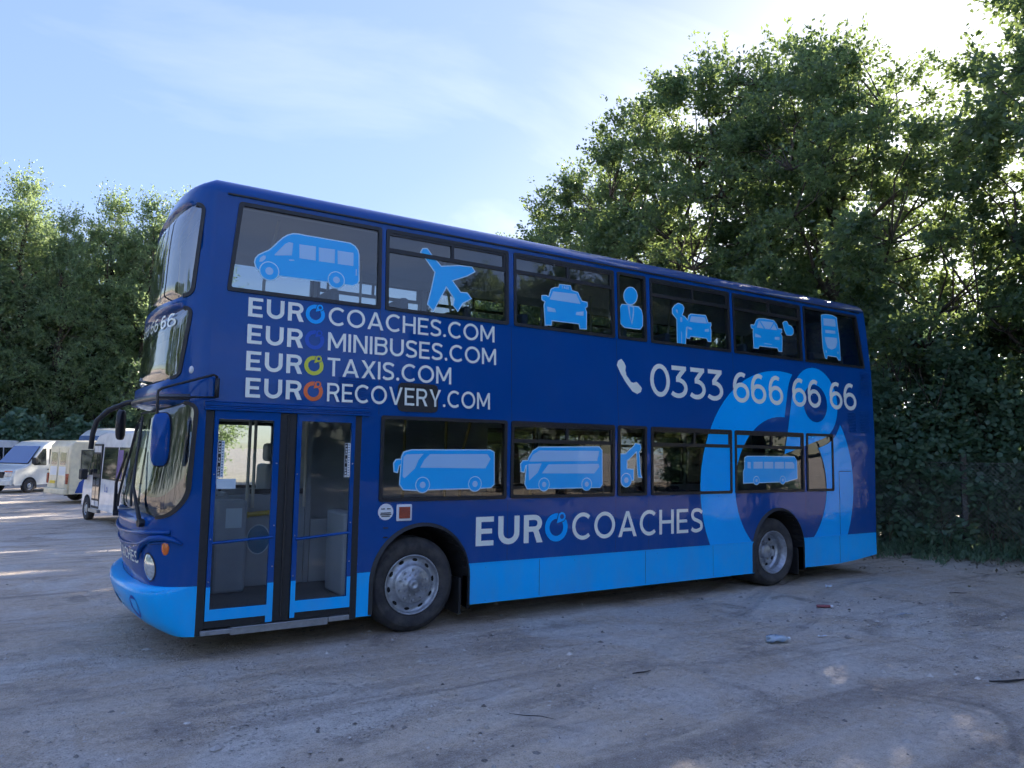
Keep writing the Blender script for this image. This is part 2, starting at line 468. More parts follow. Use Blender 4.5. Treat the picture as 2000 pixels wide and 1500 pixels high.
def glyph(ch, w):
    """geometric sans; cap height 1; returns (pieces [(outer, hole|None)], width)"""
    h = w/2
    if ch == 'E':
        W = 0.66
        return [(rect(0,0,w,1),None),(rect(0,0,W,w*.9),None),(rect(0,1-w*.9,W,1),None),(rect(0,.5-w*.43,W-.06,.5+w*.43),None)], W
    if ch == 'U':
        W = 0.82; r = W/2-h
        return [(stroke([(h,1),(h,r+h)]+arc(W/2,r+h,r,r,180,360,14)[1:]+[(W-h,1)], w),None)], W
    if ch in 'RPB':
        W = 0.76; t = .40 if ch != 'B' else .50
        b = .5*(1-w*.9-t)
        x1 = W-h-b-.02
        pcs = [(rect(0,0,w,1),None)]
        bowl = [(h,1-w*.45),(x1,1-w*.45)]+arc(x1,1-w*.45-b+w*.0,b,b,90,-90,12)[1:]+[(h,1-w*.45-2*b)]
        pcs.append((stroke(bowl, w*.92),None))
        if ch == 'R': pcs.append(([(W-.42,t+.1),(W-.42+w*1.15,t+.1),(W,0),(W-w*1.18,0)],None))
        if ch == 'B':
            b2 = .5*(.5+w*.45-w*.45); b2 = .5*(1-w*.9-2*b+ w*0)
            zb = 1-w*.45-2*b
            b2 = (zb-w*.45)/2
            x2 = W-h-b2
            pcs.append((stroke([(h,zb),(x2,zb)]+arc(x2,zb-b2,b2,b2,90,-90,12)[1:]+[(h,w*.45)], w*.92),None))
        return pcs, W
    if ch == 'O': W = 1.02; return [(ellipse(W/2,.5,W/2,.515,36), ellipse(W/2,.5,W/2-w,.515-w,36))], W
    if ch == '0': W = .80; return [(ellipse(W/2,.5,W/2,.51,36), ellipse(W/2,.5,W/2-w,.51-w,36))], W
    if ch == 'C': W = .88; return [(stroke(arc(.505,.5,.505-h,.515-h,47,313,24), w),None)], W
    if ch == 'A':
        W = .94; a = w*.52; k = w*1.14
        return [([(0,0),(W/2-a,1),(W/2+a,1),(W,0),(W-k,0),(W/2,1-w*1.25),(k,0)],None),(rect(W*.2,.21,W*.8,.21+w*.9),None)], W
    if ch == 'H': W = .80; return [(rect(0,0,w,1),None),(rect(W-w,0,W,1),None),(rect(0,.5-w*.45,W,.5+w*.45),None)], W
    if ch == 'I': return [(rect(0,0,w,1),None)], w
    if ch == 'N': W = .80; return [(rect(0,0,w,1),None),(rect(W-w,0,W,1),None),([(0,1),(w*1.1,1),(W,0),(W-w*1.1,0)],None)], W
    if ch == 'M':
        W = .98
        return [(rect(0,0,w,1),None),(rect(W-w,0,W,1),None),([(0,1),(w,1),(W/2,.36),(W-w,1),(W,1),(W/2+w*.42,.16),(W/2-w*.42,.16)],None)], W
    if ch == 'T': W = .70; return [(rect(0,1-w*.9,W,1),None),(rect(W/2-h,0,W/2+h,1),None)], W
    if ch == 'X': W = .82; k = w*1.22; return [([(0,0),(k,0),(W,1),(W-k,1)],None),([(0,1),(k,1),(W,0),(W-k,0)],None)], W
    if ch == 'V': W = .90; a = w*.52; k = w*1.14; return [([(0,1),(k,1),(W/2,w*1.25),(W-k,1),(W,1),(W/2+a,0),(W/2-a,0)],None)], W
    if ch == 'Y': W = .82; k = w*1.25; return [([(0,1),(k,1),(W/2,.45),(W-k,1),(W,1),(W/2+h,.36),(W/2+h,0),(W/2-h,0),(W/2-h,.36)],None)], W
    if ch == 'S':
        W = .68
        c = catmull([(W-.03,.83),(W*.72,.945-h*.4),(W*.5,1.01-h),(W*.24,.95-h*.7),(h+.005,.74),(W*.24,.575),(W*.55,.49),(W-h*1.6,.40),(W-h,.26),(W-h*1.7,.12+h*.2),(W*.48,h-.01),(W*.22,.045+h*.6),(.03,.17)], 5)
        return [(stroke(c, w),None)], W
    if ch == '.': r = w*.62; return [(ellipse(r,r,r,r,12),None)], 2*r
    if ch == '3':
        W = .70; bz = .315
        c = [(.06,1-h),(W-.10,1-h)]
        pts = [(W*.34,.575)]
        bowl = arc(W*.42,bz,W*.58-h,bz-h+.01,88,-140,18)
        return [(rect(.05,1-w*.95,W-.04,1),None),(stroke([(W-.06-h*.6,1-h*.9),(W*.40,.60)], w*1.05),None),(stroke([(W*.32,bz*2-h+.01)]+bowl, w),None)], W
    if ch == '6':
        W = .75
        return [(ellipse(W/2,.325,W/2,.335,30), ellipse(W/2,.325,W/2-w,.335-w,30)),
                (stroke(arc(W/2+.03,.5,W/2+.03-h,.51-h,62,186,18), w),None)], W
    if ch == '1': return [(rect(.12,0,.12+w,1),None),(rect(0,1-w*.9,.2,1),None)], .12+w
    if ch == '-': return [(rect(0,.45,.35,.45+w*.9),None)], .35
    return [], .32

def text_pieces(txt, x0, z0, H, w, gap=.16, width=None, mirror=False):
    pcs, x = [], 0.0
    for ch in txt:
        g, W = glyph(ch, w)
        for o, hh in g:
            pcs.append(([(p[0]+x, p[1]) for p in o], [(p[0]+x, p[1]) for p in hh] if hh else None))
        x += W + (gap if ch != ' ' else 0)
    total = x-gap
    sx = (width/total) if width else H
    return [([(x0+p[0]*sx, z0+p[1]*H) for p in o], [(x0+p[0]*sx, z0+p[1]*H) for p in hh] if hh else None) for o, hh in pcs]

def piece_sheet(name, pcs, mapf, mat, parent, **kw):
    loops = []
    for o, hh in pcs:
        loops.append(o)
        if hh: loops.append(hh)
    def pred(C):
        k = np.zeros(len(C), bool)
        for o, hh in pcs:
            q = inside_poly(C, o)
            if hh: q &= ~inside_poly(C, hh)
            k |= q
        return k
    return sheet(name, loops, mapf, mat, parent, pred=pred, **kw)
PICT = {
 'minibus': {'f':[[(0.359,3.588),(0.366,3.624),(0.39,3.658),(0.428,3.685),(0.484,3.719),(0.518,3.754),(0.562,3.807),(0.613,3.865),(0.659,3.9),(0.706,3.921),(0.759,3.927),(0.832,3.924),(0.954,3.925),(1.079,3.924),(1.206,3.924),(1.283,3.923),(1.329,3.901),(1.359,3.867),(1.371,3.821),(1.374,3.68),(1.377,3.552),(1.363,3.521),(1.319,3.496),(1.216,3.498),(0.838,3.496),(0.737,3.493),(0.579,3.492),(0.406,3.511),(0.375,3.536)]],'l':[[(0.534,3.69),(0.632,3.813),(0.667,3.834),(0.708,3.832),(0.698,3.707),(0.538,3.681)],[(0.768,3.83),(0.932,3.835),(0.933,3.692),(0.773,3.691)],[(0.96,3.83),(1.125,3.836),(1.126,3.693),(0.964,3.69)],[(1.151,3.83),(1.318,3.832),(1.319,3.694),(1.157,3.692)],[(0.395,3.599),(0.402,3.636),(0.429,3.664),(0.455,3.663),(0.45,3.632),(0.42,3.6)],[(0.672,3.663),(0.723,3.668),(0.723,3.656),(0.676,3.65)],[(1.344,3.666),(1.357,3.668),(1.362,3.601),(1.345,3.599)]],'w':[(0.491,3.521,0.084),(1.146,3.526,0.078)]},
 'plane': {'f':[[(2.071,3.962),(2.094,4.0),(2.141,4.008),(2.197,3.946),(2.31,3.837),(2.539,3.879),(2.691,3.887),(2.725,3.846),(2.632,3.787),(2.441,3.704),(2.549,3.579),(2.632,3.583),(2.679,3.531),(2.574,3.47),(2.516,3.377),(2.467,3.427),(2.48,3.503),(2.376,3.631),(2.221,3.347),(2.158,3.404),(2.208,3.601),(2.243,3.768),(2.142,3.885)]]},
 'taxi': {'f':[[(3.685,3.343),(3.673,3.574),(3.689,3.624),(3.642,3.642),(3.642,3.682),(3.7,3.693),(3.738,3.678),(3.778,3.781),(3.827,3.804),(3.886,3.815),(3.901,3.854),(4.056,3.859),(4.075,3.804),(4.166,3.791),(4.225,3.69),(4.307,3.684),(4.31,3.642),(4.274,3.613),(4.294,3.566),(4.289,3.358),(4.197,3.353),(4.182,3.412),(3.773,3.408),(3.762,3.351)]],'l':[[(3.747,3.655),(3.797,3.759),(4.145,3.772),(4.208,3.655)],[(3.704,3.564),(3.823,3.551),(3.838,3.509),(3.716,3.506)],[(4.253,3.569),(4.14,3.548),(4.13,3.51),(4.247,3.51)]]},
 'person': {'f':[[(5.127,3.875),(5.121,3.841),(5.104,3.808),(5.079,3.781),(5.048,3.762),(5.014,3.752),(4.98,3.753),(4.951,3.765),(4.927,3.786),(4.913,3.814),(4.909,3.847),(4.915,3.882),(4.932,3.914),(4.956,3.941),(4.987,3.961),(5.021,3.971),(5.055,3.97),(5.085,3.958),(5.109,3.937),(5.123,3.909)],[(4.841,3.683),(4.872,3.727),(4.954,3.733),(5.068,3.726),(5.151,3.728),(5.197,3.685),(5.211,3.622),(5.206,3.492),(5.162,3.447),(5.058,3.445),(4.904,3.444),(4.844,3.486),(4.835,3.58)]],'l':[[(4.964,3.726),(5.073,3.727),(5.064,3.622),(5.028,3.481),(4.986,3.597)]],'b':[[(4.995,3.718),(5.052,3.712),(5.041,3.619),(5.021,3.521),(5.001,3.606)]]},
 'chauffeur': {'f':[[(5.824,3.312),(5.829,3.65),(5.753,3.717),(5.75,3.775),(5.798,3.827),(5.867,3.865),(5.935,3.852),(5.962,3.817),(5.948,3.765),(5.917,3.711),(5.973,3.692),(6.034,3.639),(6.037,3.58),(5.989,3.55),(5.967,3.325)],[(6.0,3.421),(6.018,3.553),(6.039,3.631),(6.029,3.647),(6.055,3.718),(6.091,3.743),(6.375,3.754),(6.418,3.655),(6.472,3.661),(6.47,3.626),(6.451,3.607),(6.467,3.565),(6.458,3.409),(6.404,3.404),(6.382,3.445),(6.064,3.444),(6.051,3.413),(6.005,3.409)]],'l':[[(6.057,3.637),(6.096,3.718),(6.356,3.73),(6.393,3.644)],[(6.024,3.566),(6.099,3.553),(6.098,3.527),(6.029,3.533)],[(6.425,3.578),(6.347,3.562),(6.345,3.531),(6.423,3.535)],[(5.887,3.682),(5.921,3.682),(5.918,3.614),(5.884,3.619)],[(5.812,3.782),(5.84,3.773),(5.849,3.728),(5.816,3.741)],[(5.894,3.482),(5.906,3.483),(5.904,3.324),(5.889,3.322)]]},
 'wedding': {'f':[[(7.343,3.396),(7.344,3.637),(7.362,3.671),(7.309,3.686),(7.304,3.723),(7.374,3.725),(7.426,3.805),(7.475,3.831),(7.602,3.845),(7.809,3.841),(7.87,3.788),(7.898,3.726),(7.98,3.729),(7.98,3.686),(7.942,3.666),(7.98,3.626),(7.961,3.397),(7.888,3.396),(7.867,3.443),(7.462,3.438),(7.436,3.399)],[(8.02,3.826),(8.056,3.857),(8.114,3.858),(8.143,3.807),(8.201,3.802),(8.249,3.763),(8.243,3.696),(8.198,3.664),(8.09,3.659),(8.053,3.72)]],'l':[[(7.418,3.698),(7.473,3.805),(7.791,3.818),(7.88,3.703)],[(7.378,3.609),(7.496,3.584),(7.502,3.558),(7.377,3.556)],[(7.921,3.609),(7.815,3.599),(7.804,3.56),(7.917,3.56)],[(7.567,3.485),(7.734,3.484),(7.733,3.471),(7.566,3.472)]],'b':[[(7.48,3.802),(7.504,3.803),(7.657,3.648),(7.804,3.816),(7.823,3.814),(7.654,3.615)]]},
 'deck': {'f':[[(8.964,4.054),(9.066,4.077),(9.232,4.084),(9.35,4.057),(9.363,3.913),(9.387,3.683),(9.384,3.382),(9.337,3.378),(9.296,3.426),(9.058,3.43),(9.035,3.377),(8.999,3.385),(8.959,3.529),(8.956,3.779)]],'l':[[(9.005,4.013),(9.3,4.028),(9.316,3.908),(9.003,3.898)],[(9.033,3.832),(9.291,3.841),(9.292,3.795),(9.037,3.781)],[(9.013,3.716),(9.326,3.729),(9.329,3.666),(9.282,3.569),(9.177,3.525),(9.069,3.55),(9.023,3.637)],[(9.011,3.505),(9.043,3.502),(9.043,3.462),(9.016,3.466)],[(9.313,3.508),(9.345,3.508),(9.341,3.465),(9.313,3.468)]]},
 'coach': {'f':[[(1.873,1.5),(1.883,1.674),(1.888,1.776),(1.91,1.821),(1.989,1.844),(2.933,1.857),(2.979,1.834),(2.986,1.489),(2.95,1.458),(2.833,1.452),(2.213,1.445),(2.05,1.44),(1.914,1.449)],[(1.881,1.747),(1.826,1.744),(1.803,1.71),(1.809,1.631),(1.837,1.624),(1.851,1.689),(1.882,1.711)]],'l':[[(1.903,1.777),(1.934,1.803),(2.128,1.811),(2.073,1.749),(2.035,1.66),(1.918,1.558),(1.899,1.58)],[(2.092,1.667),(2.138,1.749),(2.203,1.809),(2.897,1.817),(2.938,1.763),(2.873,1.661)]],'w':[(2.126,1.49,0.074),(2.748,1.494,0.074)]},
 'double_coach': {'f':[[(3.401,1.485),(3.417,1.678),(3.444,1.775),(3.502,1.857),(3.58,1.899),(4.461,1.918),(4.502,1.879),(4.509,1.474),(4.476,1.44),(3.431,1.436)],[(3.435,1.746),(3.367,1.742),(3.339,1.71),(3.346,1.63),(3.379,1.626),(3.397,1.694),(3.436,1.71)]],'l':[[(3.445,1.739),(3.493,1.816),(3.581,1.866),(4.462,1.873),(4.43,1.752)],[(3.436,1.71),(3.619,1.719),(3.565,1.613),(3.449,1.525)],[(3.621,1.605),(3.713,1.708),(4.452,1.718),(4.463,1.68),(4.387,1.603)]],'w':[(3.656,1.479,0.069),(4.273,1.476,0.068)]},
 'crane': {'f':[[(4.782,1.836),(4.882,1.837),(4.898,1.805),(4.898,1.655),(5.006,1.646),(5.006,1.522),(4.783,1.515)],[(4.898,1.766),(4.882,1.837),(5.022,1.94),(5.046,1.967),(5.117,1.96),(5.129,1.915),(5.094,1.861),(5.058,1.878),(4.928,1.779)],[(5.065,1.887),(5.094,1.888),(5.125,1.584),(5.141,1.557),(5.094,1.557),(5.087,1.593)]],'w':[(4.89,1.519,0.079)]},
 'bus': {'f':[[(7.063,1.811),(7.111,1.831),(8.135,1.834),(8.187,1.781),(8.19,1.524),(7.947,1.479),(7.029,1.467),(7.032,1.632),(7.057,1.658)]],'l':[[(7.11,1.76),(7.177,1.754),(7.175,1.664),(7.108,1.671)],[(7.235,1.759),(7.43,1.76),(7.428,1.665),(7.233,1.664)],[(7.459,1.76),(7.659,1.761),(7.656,1.665),(7.457,1.665)],[(7.689,1.761),(7.893,1.763),(7.891,1.665),(7.687,1.665)],[(7.918,1.763),(8.091,1.761),(8.126,1.726),(8.124,1.665),(7.915,1.665)]],'w':[(7.291,1.497,0.054),(7.859,1.499,0.053)]},
}
HANDSET = [(4.755,2.945),(4.781,3.002),(4.831,3.029),(4.871,2.993),(4.903,2.941),(4.893,2.886),(4.911,2.825),(4.984,2.744),(5.024,2.738),(5.076,2.754),(5.126,2.713),(5.162,2.676),(5.144,2.628),(5.081,2.598),(5.0,2.628),(4.892,2.738),(4.815,2.841)]
# ================================================================ the bus
LEAN, ZCR, BW = 0.0412, 2.187, 2.50
def lean(z): return LEAN*max(0.0, z-ZCR)
def S(off):                      # near side, off = proud of the skin
    return lambda x, z: (x, lean(z)-off, z)
def SO(x, z, off): return (x, lean(z)-off, z)
def FS(off): return lambda x, z: (x, BW-lean(z)+off, z)
def FSO(x, z, off): return (x, BW-lean(z)+off, z)

A_TAB = [(.20,.33),(.62,.47),(.9,.52),(1.2,.55),(1.4,.545),(1.85,.476),(2.22,.43),(2.30,.462),(2.40,.466),(2.49,.45),(2.78,.43),(3.15,.405),(3.47,.39),(3.79,.372),(4.0,.345),(4.13,.315),(4.21,.28)]
_az = [a for a, b in A_TAB]; _aa = [b for a, b in A_TAB]
def A_of(z): return float(np.interp(z, _az, _aa))
def front_xy(q, z, A=None):
    A = A_of(z) if A is None else A
    t = q*(1.5-.5*q*q)
    t = max(-1, min(1, t))
    x = -A*(1-.32*t*t)*math.sqrt(max(0, 1-abs(t)**10))
    hw = BW/2-lean(z)
    return x, BW/2+hw*t
def F3(q, z, off=0.0, A=None):
    x, y = front_xy(q, z, A)
    if off:
        x1, y1 = front_xy(min(1, q+.01), z, A); x0, y0 = front_xy(max(-1, q-.01), z, A)
        tx, ty = x1-x0, y1-y0
        L = math.hypot(tx, ty) or 1
        x += -ty/L*off; y += tx/L*off
    return (x, y, z)
def FM(off, A=None): return lambda q, z: F3(q, z, off, A)
def FMO(q, z, off): return F3(q, z, off)
def q_of_y(y, z=1.0):
    hw = BW/2-lean(z); t = (y-BW/2)/hw
    lo, hi = -1.0, 1.0
    for _ in range(40):
        m = (lo+hi)/2
        if m*(1.5-.5*m*m) < t: lo = m
        else: hi = m
    return (lo+hi)/2

bus = empty('double_decker_bus', (5.0, 1.25, 0.0), world_parts=True)
tag(bus, 'navy and bright blue double-decker bus with pale lettering parked across the yard', 'bus')

XR = 10.13
def xrear(z): return float(np.interp(z, [.2, .31, 2.2, 3.2, 3.9, 4.21], [10.13, 10.13, 10.17, 10.19, 10.13, 10.09]))
ZB = 0.222
# windows: (corners BL, BR, TR, TL), hopper?, film
UW = [((.123,3.289),(1.614,3.289),(1.614,4.142),(.202,4.142)),
      *[((a,3.289),(b,3.289),(b,4.142),(a,4.142)) for a, b in ((1.673,3.162),(3.245,4.73),(4.794,5.266),(5.348,6.84),(6.916,8.417))],
      ((8.495,3.289),(10.005,3.289),(9.86,4.142),(8.495,4.142))]
LW = [((a,1.333),(b,1.333),(b,2.187),(a,2.187)) for a, b in ((1.651,3.138),(3.204,4.692),(4.755,5.219),(5.303,6.783),(6.855,8.337),(8.414,9.052))]
UH = [0,1,1,0,1,1,0]; LH = [0,1,0,1,1,0]

ARCH_F = [(1.605, ZB-.05)] + arc(2.14, .52, .535, .55, 180, 0, 26) + [(2.675, ZB-.05)]
ARCH_R = [(7.217, ZB-.05)] + arc(7.755, .52, .538, .55, 180, 0, 26) + [(8.293, ZB-.05)]
def in_arch(C, grow=0.0):
    k = np.zeros(len(C), bool)
    for cx, hw in ((2.14, .535), (7.755, .538)):
        dxx = (C[:, 0]-cx)/(hw+grow); dz = (C[:, 1]-.52)/(.55+grow)
        k |= ((dxx**2+dz**2) < 1) | ((np.abs(dxx) < 1) & (C[:, 1] < .52))
    return k

def wall_outline():
    zs = list(np.linspace(.31, 4.21, 24))
    rear = [(xrear(z), z) for z in zs]
    bottom = [(0.0, ZB), (8.6, ZB), (9.16, ZB+.004), (9.6, .255)]
    return bottom + rear + [(0.0, 4.21)]
DOOR = rect(.0-.02, ZB-.1, 1.445, 2.175)
holes = [list(w) for w in UW+LW]
skin_loops = [wall_outline(), DOOR, ARCH_F, ARCH_R] + holes
outl = wall_outline()
def wall_pred(C, door=True):
    k = inside_poly(C, outl)
    if door: k &= ~inside_poly(C, DOOR)
    k &= ~inside_poly(C, ARCH_F) & ~inside_poly(C, ARCH_R)
    for w in holes: k &= ~inside_poly(C, w)
    return k
sheet('side_panel', skin_loops, S(0), NAVY, bus, pred=wall_pred, hlines=(ZCR,))
DRVW = rect(.20, 1.36, 1.22, 2.15)
far_loops = [outl, ARCH_F, ARCH_R, DRVW]+holes
sheet('side_panel', far_loops, FS(0), NAVY, bus, pred=lambda C: wall_pred(C, False) & ~inside_poly(C, DRVW), hlines=(ZCR,), flip=True)
sheet('inner_lining', skin_loops, lambda x, z: (x, lean(z)+.045, z), LINING, bus, pred=wall_pred, hlines=(ZCR,))
sheet('inner_lining', far_loops, lambda x, z: (x, BW-lean(z)-.045, z), LINING, bus, pred=lambda C: wall_pred(C, False) & ~inside_poly(C, DRVW), hlines=(ZCR,))

# bright blue skirt strips laid on the side
def skirt(x0, x1, far=False):
    top = .643
    lp = [(x, float(np.interp(x, [0, 8.6, 9.16, 9.6, 10.13], [ZB, ZB, ZB+.004, .255, .31]))-.001) for x in np.linspace(x0, x1, 14)]
    lp = lp + [(x1, top), (x0, top)]
    f = FS(.004) if far else S(.004)
    sheet('skirt_panel', [lp, ARCH_F, ARCH_R], f, BLUE, bus, pred=lambda C: inside_poly(C, lp) & ~inside_poly(C, ARCH_F) & ~inside_poly(C, ARCH_R), flip=far)
skirt(1.447, 1.606); skirt(2.675, 7.218); skirt(8.292, xrear(.4))
skirt(0.0, 1.606, True); skirt(2.675, 7.218, True); skirt(8.292, xrear(.4), True)
# ledge above the skirt
for a, b in ((2.68, 7.215), (8.295, 10.12)):
    mb = MB(); mb.box(a, b, -.010, -.004, .641, .653); mb.build('skirt_moulding', BLUE, bus)

# windows -----------------------------------------------------------------
PICT_AT = {('U',0):'minibus',('U',1):'plane',('U',2):'taxi',('U',3):'person',('U',4):'chauffeur',('U',5):'wedding',('U',6):'deck',
           ('L',0):'coach',('L',1):'double_coach',('L',2):'crane',('L',4):'bus'}
FW_ = .030
def shrink(c, d):
    (a,b),(c1,d1),(e,f),(g,h) = c
    return [(a+d,b+d),(c1-d,d1+d),(e-d,f-d),(g+d,h-d)]
def window(c, hopper, up, idx, near=True):
    mo = SO if near else FSO
    out = roundpoly(shrink(c, -.006), .03); inn = roundpoly(shrink(c, FW_), .022)
    fr = ring_solid('window_frame', out, inn, mo, .014, -.05, FRAME, bus)
    gl = roundpoly(shrink(c, .012), .02)
    f = (S(-.006) if near else FS(-.006))
    sheet('window_pane', [gl], f, GLASS_U if up else (GLASS_S if near else GLASS_X), fr, hlines=(ZCR,), flip=not near)
    if hopper:
        x0, x1 = c[0][0], c[1][0]; z0, z1 = c[0][1], c[2][1]
        zb = z1-.215; xm = (x0+x1)/2 + .03
        m = MB()
        def bar(xa, xb, za, zb_, o0, o1):
            m.add([mo(xa,za,o0),mo(xb,za,o0),mo(xb,zb_,o0),mo(xa,zb_,o0),mo(xa,za,o1),mo(xb,za,o1),mo(xb,zb_,o1),mo(xa,zb_,o1)],
                  [(0,3,2,1),(4,5,6,7),(0,1,5,4),(1,2,6,5),(2,3,7,6),(3,0,4,7)])
        bar(x0+.031, x1-.031, zb-.024, zb+.02, -.02, .010)
        bar(xm-.017, xm+.017, zb+.021, z1-.031, -.02, .0095)
        bar(x0+.031, x1-.031, z1-.058, z1-.0305, -.02, .0085)
        bar(x1-.062, x1-.0305, zb+.021, z1-.059, -.02, .0085)
        m.build('hopper_frame', FRAME, fr)
    return fr
WIN = {}
window(tuple(DRVW), 0, False, 0, False).children[0].data.materials[0] = GLASS_S
for i, c in enumerate(UW): WIN['U', i] = window(c, UH[i], True, i); window(c, UH[i], True, i, False)
for i, c in enumerate(LW): WIN['L', i] = window(c, LH[i], False, i); window(c, LH[i], False, i, False)

# window pictograms (perforated film on the glass) --------------------------
def pict_union(polys, wheels, grow):
    L = [offset_loop(p, grow) for p in polys]
    for cx, cz, r in wheels: L.append(ellipse(cx, cz, r+grow, r+grow, 24))
    return L
for key, nm in PICT_AT.items():
    d = PICT[nm]; fr = WIN[key]
    fills = d['f']; wh = d.get('w', [])
    bars = []
    c = (UW if key[0] == 'U' else LW)[key[1]]
    if (UH if key[0] == 'U' else LH)[key[1]]:
        bars.append(rect(c[0][0]-.1, c[2][1]-.215-.025, c[1][0]+.1, c[2][1]-.215+.021))
    def mk(name, polys, mat, off, rule='union'):
        def pred(C):
            k = np.zeros(len(C), bool)
            for p in polys: k |= inside_poly(C, p)
            for b in bars: k &= ~inside_poly(C, b)
            return k
        return sheet(name, polys+bars, S(off), mat, fr, pred=pred, hlines=(ZCR,))
    g = .012
    mk('pictogram_outline', pict_union(fills, wh, g), FILM_W, -.003)
    mk('pictogram', pict_union(fills, [], 0.0), FILM_B, -.0012)
    if len(fills) > 1 and nm in ('chauffeur', 'person'):
        pass
    if wh:
        for x, z, r in wh:
            mk('pictogram_wheel_rim', [ellipse(x, z, r+.010, r+.010, 24)], FILM_W, .0002)
            mk('pictogram_wheel', [ellipse(x, z, r, r, 24)], FILM_B, .0016)
            mk('pictogram_wheel_hub', [ellipse(x, z, r*.45, r*.45, 16)], FILM_L, .003)
    if d.get('l'): mk('pictogram_detail', d['l'], FILM_L, .0008)
    if d.get('b'): mk('pictogram_detail', d['b'], FILM_B, .0022)
pc = text_pieces('TAXI', 3.925, 3.812, .034, .2, .2, width=.105)
piece_sheet('pictogram_lettering', pc, S(.002), FILM_W, WIN['U', 2])

# lettering -----------------------------------------------------------------
def logo(name, cx, cz, R, mat, off, parent, clip=None, extra=()):
    hx, hz, hr, ho = cx+.48*R, cz+.74*R, .325*R, .170*R
    tx, tz = cx+.024*R, cz+.28*R
    def drop(r, ext):
        d = math.hypot(hx-tx, hz-tz); ux, uz = (tx-hx)/d, (tz-hz)/d
        ttx, ttz = tx+ux*ext, tz+uz*ext
        D = d+ext
        a = math.acos(r/D); b0 = math.atan2(uz, ux)
        pts = [(hx+r*math.cos(b0+a+(2*math.pi-2*a)*i/30), hz+r*math.sin(b0+a+(2*math.pi-2*a)*i/30)) for i in range(31)]
        return pts+[(ttx, ttz)]
    O, I = ellipse(cx, cz, R, R, 72), ellipse(cx, cz, .60*R, .60*R, 60)
    pin, pg, hole = drop(hr, 0), drop(hr+.065*R, .12*R), ellipse(hx, hz, ho, ho, 32)
    def pred(C):
        k = inside_poly(C, O) & ~inside_poly(C, I) & ~inside_poly(C, pg)
        k |= inside_poly(C, pin) & ~inside_poly(C, hole)
        if clip is not None: k &= clip(C)
        return k
    return sheet(name, [O, I, pin, pg, hole]+list(extra), S(off), mat, parent, pred=pred, hlines=(ZCR,))

# big logo over skin and glass (two layers: skin, glass)
bigclip = lambda C: (C[:, 1] > .6435) & ~in_arch(C) & (C[:, 0] < 10.1)
clipr = rect(6.0, .6435, 10.1, 4.0)
logo('emblem', 7.866, 1.40, 1.69, VINYL_B, .0025, bus, bigclip, [clipr, ARCH_R])

def line(txt, x0, x1, z0, z1, w, mat=VINYL_W, off=.0045, gap=.17, name='lettering'):
    pc = text_pieces(txt, x0, z0, z1-z0, w, gap, width=x1-x0)
    return piece_sheet(name, pc, S(off), mat, bus)
for (z0, z1, word, x1, om) in ((3.063,3.245,'COACHES.COM',2.98,VINYL_B),(2.808,2.990,'MINIBUSES.COM',3.0,VINYL_M),(2.556,2.738,'TAXIS.COM',2.437,VINYL_Y),(2.306,2.488,'RECOVERY.COM',2.912,VINYL_O)):
    line('EUR', .312, .832, z0, z1, .19, off=.0165 if word[0] == 'R' else .0045)
    logo('emblem', .944, (z0+z1)/2, .0945, om, .0045, bus)
    line(word, 1.076, x1, z0, z1, .150, gap=.13, off=.0165 if word[0] == 'R' else .0045)
line('EUR', 2.768, 3.642, .828, 1.139, .20, gap=.17)
logo('emblem', 3.834, .987, .161, VINYL_B, .0045, bus)
line('COACHES', 4.06, 6.213, .831, 1.141, .150, gap=.16)
for ch, a, b in (('0',5.307,5.653),('3',5.668,5.972),('3',6.012,6.313),('3',6.345,6.655),('6',6.857,7.191),('6',7.227,7.552),('6',7.611,7.928),('6',8.139,8.463),('6',8.505,8.818),('6',9.041,9.362),('6',9.398,9.728)):
    line(ch, a, b, 2.588, 3.012, .145)
sheet('telephone_symbol', [HANDSET], S(.0045), VINYL_W, bus)

# panel seams, vents, rails, fittings ---------------------------------------
mb = MB()
def vseam(x, z0, z1, w=.005):
    mb.add([SO(x-w/2,z0,.0012),SO(x+w/2,z0,.0012),SO(x+w/2,z1,.0012),SO(x-w/2,z1,.0012)],[(0,1,2,3)])
def hseam(x0, x1, z, w=.005):
    mb.add([SO(x0,z-w/2,.0052),SO(x1,z-w/2,.0052),SO(x1,z+w/2,.0052),SO(x0,z+w/2,.0052)],[(0,1,2,3)])
for x in (3.205, 6.878, 1.62, 4.762, 8.455):
    vseam(x, 2.2, 3.27, .004)
for x in (3.171, 4.723, 5.261, 6.819, 8.375):
    vseam(x, .66, 1.32, .0035)
for x in (3.6, 5.2, 6.4):
    mb.add([SO(x,.24,.0062),SO(x+.004,.24,.0062),SO(x+.004,.64,.0062),SO(x,.64,.0062)],[(0,1,2,3)])
hseam(9.20, 9.50, 1.625, .008); 
for x0 in (9.19,):
    mb.add([SO(x0,.66,.0052),SO(x0+.007,.66,.0052),SO(x0+.007,1.62,.0052),SO(x0,1.62,.0052)],[(0,1,2,3)])
mb.add([SO(9.17,.24,.0062),SO(9.177,.24,.0062),SO(9.177,.64,.0062),SO(9.17,.64,.0062)],[(0,1,2,3)])
mb.build('panel_seam', BLACKP, bus)
def vent(x0, x1, z0, z1, n):
    m = MB()
    for i in range(n):
        z = z0+(z1-z0)*(i+.5)/n; hh = (z1-z0)/n
        m.add([SO(x0,z-hh*.35,.004),SO(x1,z-hh*.35,.004),SO(x1,z+hh*.2,.009),SO(x0,z+hh*.2,.009),SO(x0,z+hh*.4,.0045),SO(x1,z+hh*.4,.0045)],[(0,1,2,3),(3,2,5,4)])
    m.build('louvre_vent', NAVY, bus)
